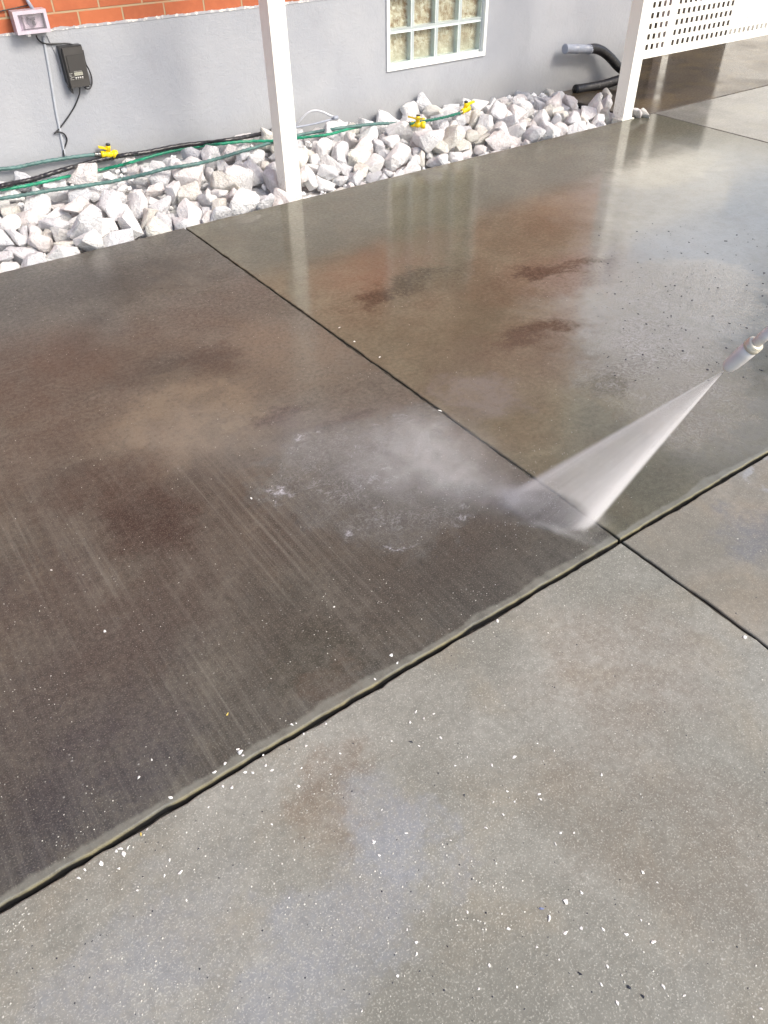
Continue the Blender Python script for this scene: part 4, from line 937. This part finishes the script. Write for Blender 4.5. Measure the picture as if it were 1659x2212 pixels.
for j in range(6):
    x = 1.285+rr.uniform(0, .006); n_ = rr.randint(4, 8)
    for q_ in range(n_): box(bm, x+q_*.0026, x+q_*.0026+.0017, YW-.06672, YW-.06655, .613-j*.0058, .6152-j*.0058)
for j in range(7): box(bm, 1.315+j*.006, 1.3183+j*.006, YW-.06672, YW-.06655, .6195, .622)
put(mesh_obj('printed_legend', bm, simple('legend_white', srgb(190, 188, 182), .6)), cb_)
bm = bmesh.new(); vs = box(bm, cx0-.004, cx0+.012, YW-.045, YW-.01, cz0-.030, cz0+.002)
for v in vs:
    if v.co.z < cz0-.02: v.co.x = cx0+.012+(v.co.x-cx0-.012)*.3
bevel(bm, .002, 1); put(mesh_obj('bracket_ear', bm, m_black), cb_)
bm = bmesh.new(); box(bm, cx1-.02, cx1-.002, YW-.04, YW-.008, cz0-.012, cz0-.0002); bevel(bm, .003, 2); put(mesh_obj('bracket_ear', bm, m_black), cb_)
def cord(pts, r, name='cord', n=8): bm = bmesh.new(); tube(bm, catmull(pts, n), r, 8); return put(mesh_obj(name, bm, m_black, None, True), cb_)
cord([WK(312,308,YW-.03), WK(325,335,YW-.02), WK(355,362,YW-.012), WK(400,376,YW-.008), WK(480,376,YW-.01), WK(560,374,YW-.014), WK(610,380,YW-.02), WK(650,396,YW-.03)], .0042, 'power_cord')
cord([WK(712,430,YW-.04), WK(735,540,YW-.03), WK(765,600,YW-.02), WK(786,660,YW-.014), WK(790,720,YW-.014), WK(772,760,YW-.02), WK(745,765,YW-.03), WK(728,752,YW-.035)], .0038, 'looped_cord')
cord([WK(686,755,YW-.04), WK(684,800,YW-.03), WK(665,860,YW-.018), WK(630,935,YW-.008), WK(560,1040,YW-.007), WK(505,1110,YW-.007), WK(465,1148,YW-.010)], .0038, 'low_voltage_cord')
cord([WK(463,1148,YW-.012), WK(482,1138,YW-.013), WK(515,1136,YW-.016), WK(550,1150,YW-.012), WK(574,1190,YW-.008), WK(570,1230,YW-.007), WK(550,1280,YW-.007), WK(545,1310,YW-.008), WK(553,1350,YW-.012)], .0040, 'low_voltage_cord')
bm = bmesh.new(); tube(bm, catmull([WK(402,306,YW-.004), WK(440,385,YW-.003), WK(475,460,YW-.003), WK(500,540,YW-.003), WK(520,620,YW-.003)], 6), .002, 6); put(mesh_obj('thin_wire', bm, simple('grey_wire', srgb(140, 142, 146), .6), None, True), cb_)

# ------------------------------------------------------------------ loose stone chips and grit on the slabs
def hull_mesh(seed, flat, mat):
    r = random.Random(seed); bm = bmesh.new()
    for i in range(10):
        v = Vector((r.gauss(0, 1), r.gauss(0, 1), r.gauss(0, 1))).normalized(); bm.verts.new((v.x*.5, v.y*.36*r.uniform(.8, 1.1), v.z*.5*flat))
    res = bmesh.ops.convex_hull(bm, input=bm.verts)
    bmesh.ops.delete(bm, geom=[q for q in res['geom_interior'] if isinstance(q, bmesh.types.BMVert)], context='VERTS')
    me = bpy.data.meshes.new('stone_chip'); bm.to_mesh(me); bm.free(); me.materials.append(mat); return me
m_chipw = simple('white_chip', srgb(236, 234, 228), .5, vary=.08, scale=3); m_chipk = simple('dark_chip', srgb(44, 46, 56), .6, vary=.2, scale=3); m_chipy = simple('yellow_chip', srgb(206, 182, 96), .6); m_chipb = simple('blue_grey_chip', srgb(110, 118, 150), .5)
CH = {'white': [hull_mesh(i, .35, m_chipw) for i in range(8)], 'black': [hull_mesh(i+20, .35, m_chipk) for i in range(3)], 'yellow': [hull_mesh(40, .35, m_chipy)], 'blue grey': [hull_mesh(41, .35, m_chipb)]}
c1 = [(210,255,1),(428,505,1.3),(208,687,.6),(980,1000,2.2),(972,985,1.2),(992,1012,1.3),(918,1045,1.8),(875,1080,1.5),(1190,885,1.6),(1210,880,1),(1000,1078,1.3),(1030,1080,1.5),(1110,1070,1.4),(1085,1050,1.3),(910,1135,1.3),(945,1140,2),(695,1185,1.8),
      (567,1100,1.6),(490,1390,2),(505,1412,2.3),(475,1400,1.3),(520,1385,1.2),(412,1450,1.9),(345,1475,1.4),(320,1510,1.5),(692,1435,1.5),(735,1485,2),(485,1470,1.2),(600,1310,1),(1220,1135,1.2),(1330,880,1.2),(1525,1360,1.5),(1250,970,1.1),
      (1600,605,1.2),(1622,635,1.2),(1530,700,1.1),(1365,405,.8),(1230,1060,.8),(1350,1085,1),(670,1500,1),(1240,920,1),(620,1030,1),(1075,1010,.9),(1390,1000,.9),(850,1220,.9),(1110,1290,.9),(1560,1230,.9),(760,1600,1),(1180,1590,1),(560,1560,1)]
c2 = [(243,103,1.2),(275,130,1.2),(220,145,1.3),(345,208,1.4),(640,285,1.6),(548,317,1.6),(733,230,.8),(800,260,.9),(990,357,1.5),(612,422,1),(738,435,1.5),(745,455,1.2),(555,465,1.1),(595,517,1.1),(525,570,1.4),(825,590,1.3),(805,635,1.2),(75,627,1.5),
      (205,590,1.3),(95,680,1),(383,620,1),(1157,750,1.5),(848,868,2.3),(780,935,2.2),(845,990,1.7),(995,978,1.6),(1090,998,1.4),(1200,1030,1.9),(910,975,1.5),(910,830,1.2),(540,1125,1.4),(497,1217,1.3),(990,1200,1.7),(1240,1210,1.6),(1015,1128,1.5),
      (450,910,1.4),(207,980,1.1),(245,1078,1.3),(245,1030,1.4),(615,975,1.5),(730,1050,1.1),(1325,1245,1.5),(1055,1275,1.7),(1633,1298,1.2),(25,1307,1.2),(170,1165,1.2),(450,285,.9),(315,110,1),(400,320,1),(145,220,1),(255,240,.9),(640,465,.9),(880,590,.8),(1215,790,1),(1150,940,1.1),(820,1100,1),(650,1210,1)]
chips = [(x*.529, y*.529+1097, s_, 'white') for x, y, s_ in c1]+[(x*.537+768, y*.537+1481, s_, 'white') for x, y, s_ in c2]
chips += [(x*.537+768, y*.537+1481, s_, k) for x, y, s_, k in ((905,1160,2.2,'black'),(1100,1212,2.2,'black'),(1158,1245,2.0,'black'),(750,893,1.9,'blue grey'),(222,222,2.0,'black'),(437,440,1.1,'black'),(525,912,1.1,'black'),(370,1045,1.1,'black'))]
chips += [(x*.529, y*.529+1097, s_, k) for x, y, s_, k in ((928,843,1.4,'yellow'),(575,1330,1.5,'yellow'),(808,1390,1.1,'black'),(895,1510,1,'black'),(1245,1345,1.,'black'))]
chips += [(950,888,1.5,'white'),(543,1077,1.2,'white'),(845,1415,1.5,'white'),(1610,1376,1.8,'white'),(1075,1340,1.5,'white'),(765,738,.9,'white'),(820,772,.9,'white'),(733,708,.9,'white')]
GL = [('the long joint middle', 850, 1440), ('the joint crossing', 1340, 1170), ('the joint left end', 120, 1890), ('the bluish patch', 850, 1780), ('the right corner', 1560, 2120), ('the bottom edge', 900, 2150), ('the bottom left corner', 120, 2150), ('the right edge', 1600, 1700), ('the spray foot', 900, 1050), ('the white chip cluster', 262, 1845), ('the oval chip', 1222, 1945), ('the pale panel centre', 1130, 1680), ('the diagonal joint', 800, 760), ('the brown patch', 760, 1600), ('the dark slab', 300, 1350)]
items = []; rr = random.Random(21)
for (px, py, s_, k) in chips:
    p = G(px, py); low = p.y < YM-.009
    o = bpy.data.objects.new('stone_chip', rr.choice(CH[k])); COL.objects.link(o)
    dep = (p-Vector((0, 0, HC))).dot(fwd); L = 7.4*s_*dep/FPX
    o.scale = (L, L*rr.uniform(.6, 1), L*.8); o.rotation_euler = (rr.uniform(-.2, .2), rr.uniform(-.2, .2), rr.uniform(0, 6.28)); o.location = (p.x, p.y, (-.003 if low else 0)+L*.09)
    o['category'] = 'stone chip'; o['group'] = 'stone chips scattered on the concrete'
    near = min(GL, key=lambda t: math.hypot(t[1]-px, t[2]-py)); dx, dy = px-near[1], py-near[2]
    rel = 'beside' if math.hypot(dx, dy) < 45 else ('right of' if dx > 0 else 'left of') if abs(dx) > abs(dy) else ('below' if dy > 0 else 'above')
    size = 'large ' if s_ >= 1.8 else 'tiny ' if s_ < 1.1 else 'small '
    items.append((o, size+k+' chip on the '+('pale' if low else 'dark')+' slab '+rel+' '+near[0], px))
finish_labels(items)
bm = bmesh.new(); rr = random.Random(5); cnt = 0
while cnt < 2000:
    px, py = rr.uniform(-40, 1700), rr.uniform(500, 2260); p = G(px, py)
    if abs(p.y-YM) < .02 or abs(p.x-X1) < .01 or p.y > YG: continue
    low = p.y < YM; dj = abs((1965-.598*px)-py)
    dens = (.5+.5*math.exp(-max(0, dj-30)/160)) if low else .16+.55*(mnoise.noise(Vector((p.x*2, p.y*2, 4))) > .0 and px < 1250)
    if low and px > 1250: dens *= .35
    if rr.random() > dens*(.08+1.5*max(0, mnoise.noise(Vector((p.x*7, p.y*7, 2)))+.15)): continue
    r_ = rr.choice((.0007, .0009, .0012, .0016, .0022))*(1 if low else .75); sc_ = (r_, r_*rr.uniform(.5, 1), r_*.5)
    bmesh.ops.create_icosphere(bm, subdivisions=1, radius=1, matrix=Matrix.Translation((p.x, p.y, (-.003 if low else 0)+r_*.2))@Matrix.Rotation(rr.uniform(0, 6.28), 4, 'Z')@Matrix.Diagonal((*sc_, 1))); cnt += 1
tag(mesh_obj('white_grit', bm, simple('dull_grit', srgb(200, 198, 188), .7, vary=.3, scale=2)), 'fine white grit scattered over the concrete slabs', 'grit', kind='stuff')
bm = bmesh.new(); cnt = 0
while cnt < 640:
    px, py = rr.uniform(0, 1660), rr.uniform(460, 2212); p = G(px, py)
    hot = (1290 < px and 480 < py < 830)
    if rr.random() > (1. if hot else .10): continue
    if abs(p.y-YM) < .02 or p.y > YG-.01 or abs(p.x-X1) < .01: continue
    r_ = rr.choice((.0022, .003, .004, .006)) if hot else rr.uniform(.0008, .0022)
    bmesh.ops.create_icosphere(bm, subdivisions=1, radius=1, matrix=Matrix.Translation((p.x, p.y, (-.003 if p.y < YM else 0)+r_*.1))@Matrix.Rotation(rr.uniform(0, 6.28), 4, 'Z')@Matrix.Diagonal((r_, r_*rr.uniform(.4, 1), r_*.35, 1))); cnt += 1
tag(mesh_obj('dark_grit', bm, m_chipk), 'dark bits of moss and dirt scattered on the wet slabs', 'dirt', kind='stuff')

# ------------------------------------------------------------------ lance, water jet and mist
def ray_pt(px, py, t):
    g_ = G(px, py); o_ = Vector((0, 0, HC)); return o_+(g_-o_)*t
NZ = ray_pt(1568, 797, .58)
FA, FB = G(1108, 1078), G(1292, 1122); FM = (FA+FB)/2
ax = (NZ-FM).normalized()
def on_ray_dir(px, py, dist):
    """point at the given distance from the nozzle seen at px,py"""
    lo, hi = .15, .58
    for _ in range(50):
        m_ = (lo+hi)/2
        if (ray_pt(px, py, m_)-NZ).length > dist: lo = m_
        else: hi = m_
    return ray_pt(px, py, lo)
P2 = NZ+ax*.4; sx, sy = SCR(P2)
# the lance follows the jet's own axis, turned so that it leaves the picture at the right edge
tgt = NZ+(( ax+(G(1900, 520)-NZ).normalized()*.0 ).normalized())*.4
px2, py2 = 1568+240, 797-205
best = min((ray_pt(px2, py2, t/100.) for t in range(15, 58)), key=lambda q: -((q-NZ).normalized().dot(ax)))
la = (best-NZ).normalized()
lance = empty('spray_lance', 'pale pressure washer lance held at the right edge, spraying the slab', 'lance', NZ)
m_lance = simple('pale_lance_plastic', srgb(226, 224, 222), .35, vary=.04, coat=.3); m_brass = simple('pale_brass', srgb(206, 200, 182), .35, .2)
bm = bmesh.new(); lathe(bm, NZ+la*.004, la, [(0,.008),(.001,.012),(.006,.0145),(.02,.0165),(.055,.018),(.07,.018),(.074,.016)], 24); put(mesh_obj('nozzle_body', bm, m_lance, None, True), lance)
bm = bmesh.new(); lathe(bm, NZ-la*.003, la, [(0,.0035),(.0005,.005),(.007,.006)], 14); put(mesh_obj('nozzle_tip', bm, m_brass, None, True), lance)
bm = bmesh.new(); lathe(bm, NZ+la*.0785, la, [(0,.017),(.001,.0185),(.010,.0185),(.011,.017),(.016,.018),(.018,.014)], 24); put(mesh_obj('collar', bm, m_brass, None, True), lance)
bm = bmesh.new(); lathe(bm, NZ+la*.097, la, [(0,.0115),(.03,.0115),(.8,.0115)], 18); put(mesh_obj('lance_tube', bm, m_lance, None, True), lance)

def basis(o_, X_, Y_, Z_, loc): o_.matrix_world = Matrix((X_, Y_, Z_)).transposed().to_4x4(); o_.matrix_world.translation = loc; M_ = Matrix((X_, Y_, Z_)).transposed().to_4x4(); M_.translation = loc; o_.matrix_world = M_
def vol_mat(name, dens_fn, col=(1, 1, 1), aniso=0.0):
    s = N(name); pv = s.new('ShaderNodeVolumePrincipled'); pv.inputs['Color'].default_value = c4(col); pv.inputs['Anisotropy'].default_value = aniso
    s.l.new(dens_fn(s), pv.inputs['Density']); s.l.new(pv.outputs[0], s.out.inputs['Volume']); return s.m
# rotary jet: a hollow cone of spray; local z runs from the nozzle to the slab
FC = G(1193, 1104); Zf = (FC-NZ).normalized(); Lf = (FC-NZ).length; Xf = (FB-FA); wid = Xf.length; Xf = (Xf-Zf*Xf.dot(Zf)).normalized(); Yf = Zf.cross(Xf)
hx, hy = wid*.51/Lf, .098/Lf; hw = hx
def jet_density(s):
    X, Y, Z = s.sep(s.pos('object')); zc = s.math('MAXIMUM', Z, .004)
    u = s.math('DIVIDE', X, s.math('MULTIPLY', zc, hx)); v = s.math('DIVIDE', Y, s.math('MULTIPLY', zc, hy))
    rho = s.math('SQRT', s.math('ADD', s.math('MULTIPLY', u, u), s.math('MULTIPLY', v, v)))
    rim = s.math('SUBTRACT', rho, .84); rim = s.math('EXPONENT', s.math('MULTIPLY', s.math('MULTIPLY', rim, rim), -70.))
    core = s.math('MULTIPLY_ADD', rim, 1.0, .16)
    core = s.math('MULTIPLY', core, s.ramp(u, -.2, .98, .8, 2.7)); core = s.math('MULTIPLY', core, s.ramp(rho, .86, 1.03, 1., 0.))
    cb = s.new('ShaderNodeCombineXYZ'); s.inp(cb.inputs[0], u); s.inp(cb.inputs[1], v); s.inp(cb.inputs[2], s.math('MULTIPLY', Z, .4)); stq = s.noise(cb.outputs[0], 6, 5, .65)
    d = s.math('DIVIDE', 5.2, s.math('MULTIPLY_ADD', Z, 1.0, .02))
    return s.math('MULTIPLY', d, s.math('MULTIPLY', core, s.ramp(stq, .3, .7, .6, 1.4)))
bm = bmesh.new(); z0, z1 = .003, Lf+.09; nseg = 28
ra = [bm.verts.new((hx*z0*1.06*math.cos(k*math.tau/nseg), hy*z0*1.06*math.sin(k*math.tau/nseg), z0)) for k in range(nseg)]
rb_ = [bm.verts.new((hx*z1*1.06*math.cos(k*math.tau/nseg), hy*z1*1.06*math.sin(k*math.tau/nseg), z1)) for k in range(nseg)]
bm.faces.new(ra[::-1]); bm.faces.new(rb_)
for i in range(nseg): bm.faces.new((ra[i], ra[(i+1) % nseg], rb_[(i+1) % nseg], rb_[i]))
# trim the cone where it meets the slab
Mi = Matrix((Xf, Yf, Zf)).transposed(); nrm_ = Mi.transposed()@Vector((0, 0, 1)); co_ = Mi.transposed()@(Vector((FC.x, FC.y, .0015))-NZ)
res = bmesh.ops.bisect_plane(bm, geom=bm.verts[:]+bm.edges[:]+bm.faces[:], plane_co=co_, plane_no=nrm_, clear_inner=True, clear_outer=False)
bmesh.ops.holes_fill(bm, edges=[e for e in bm.edges if e.is_boundary], sides=0)
bmesh.ops.recalc_face_normals(bm, faces=bm.faces)
fan = mesh_obj('water_jet', bm, vol_mat('jet_water', jet_density)); basis(fan, Xf, Yf, Zf, NZ); tag(fan, 'cone of white water spraying from the lance onto the slab', 'water spray', kind='stuff')
# mist rolling off the slab away from the jet: flat cloud, densest where the jet lands
m0 = G(1200, 1120); m1 = G(860, 990)
def mist_density(s):
    P = s.pos('object'); X, Y, Z = s.sep(P)
    wv = s.noise(s.xform(P, sca=(1, 1, 1.5)), 5.5, 5, .6, .7, out=1); q = s.new('ShaderNodeVectorMath', operation='MULTIPLY_ADD'); s.inp(q.inputs[0], wv); q.inputs[1].default_value = (.13, .13, .0); s.inp(q.inputs[2], P)
    X, Y, _ = s.sep(s.xform(q.outputs[0], loc=(-.065, -.065, 0)))
    tot = None
    for (cx, cy, rx, ry, ang, hz, k) in MB:
        dx = s.math('SUBTRACT', X, cx); dy = s.math('SUBTRACT', Y, cy); ca, sa = math.cos(ang), math.sin(ang)
        u = s.math('ADD', s.math('MULTIPLY', dx, ca/rx), s.math('MULTIPLY', dy, sa/rx)); v = s.math('ADD', s.math('MULTIPLY', dx, -sa/ry), s.math('MULTIPLY', dy, ca/ry))
        d = s.math('ADD', s.math('MULTIPLY', u, u), s.math('MULTIPLY', v, v)); zz = s.math('DIVIDE', Z, hz); d = s.math('ADD', d, s.math('MULTIPLY', zz, zz))
        e = s.math('MULTIPLY', s.math('EXPONENT', s.math('MULTIPLY', d, -1.6)), k); tot = e if tot is None else s.math('ADD', tot, e)
    n = s.noise(P, 11, 5, .65, .5); return s.math('MAXIMUM', s.math('SUBTRACT', s.math('MULTIPLY', tot, s.ramp(n, .3, .7, .6, 1.4)), .08), 0.)
def gb(px, py, rx, ry, ang, hz, k): p = G(px, py); return (p.x, p.y, rx, ry, ang, hz, k)
va = math.atan2(m1.y-m0.y, m1.x-m0.x)
fa_ = math.atan2((FB-FA).y, (FB-FA).x)
MB = [gb(1115,1080,.08,.05,va,.03,15.), gb(1285,1128,.045,.03,0,.025,9.), gb(1205,1154,.10,.022,fa_,.014,24.), gb(1270,1140,.05,.02,.3,.014,16.), gb(1010,1050,.22,.10,va,.045,7.5),
      gb(900,1000,.30,.18,va,.06,4.6), gb(930,950,.2,.14,va,.06,3.6), gb(840,1050,.22,.13,va,.05,2.6), gb(640,960,.25,.24,va,.09,1.1), gb(400,960,.3,.22,va,.1,.6)]
bm = bmesh.new(); vs = box(bm, .25, 1.75, .84, 2.25, .001, .2); bmesh.ops.recalc_face_normals(bm, faces=bm.faces)
mist = mesh_obj('water_mist', bm, vol_mat('mist_water', mist_density)); tag(mist, 'pale mist drifting from where the jet strikes the slab', 'mist', kind='stuff')
# flying droplets
s = N('water_drop'); s.bsdf(Base_Color=(.9, .92, .95), Roughness=.08); m_drop = s.m
bm = bmesh.new(); rr = random.Random(77)
for i in range(900):
    if i < 350:
        t = rr.random()**.6; u = rr.uniform(-1, 1); p = NZ+Zf*Lf*t+Xf*(u*hw*Lf*t*1.04)+Yf*rr.gauss(0, .008*t+.002); r_ = rr.uniform(.0003, .0008)
    else:
        p = FM+Vector((math.cos(va+rr.gauss(0, .75)), math.sin(va+rr.gauss(0, .75)), 0))*abs(rr.gauss(0, .34)); p.z = .003+abs(rr.gauss(0, .03)); r_ = rr.uniform(.0003, .0010)
        if rr.random() < .3: p = FM+Vector((rr.gauss(0, .12), rr.gauss(0, .06), .003+abs(rr.gauss(0, .03))))
    bmesh.ops.create_icosphere(bm, subdivisions=1, radius=r_, matrix=Matrix.Translation(p))
tag(mesh_obj('water_droplets', bm, m_drop, None, True), 'tiny water droplets thrown up around the jet', 'water droplets', kind='stuff')
print('SCENE objects', len(bpy.data.objects), 'nozzle', NZ, SCR(NZ+la*.2))
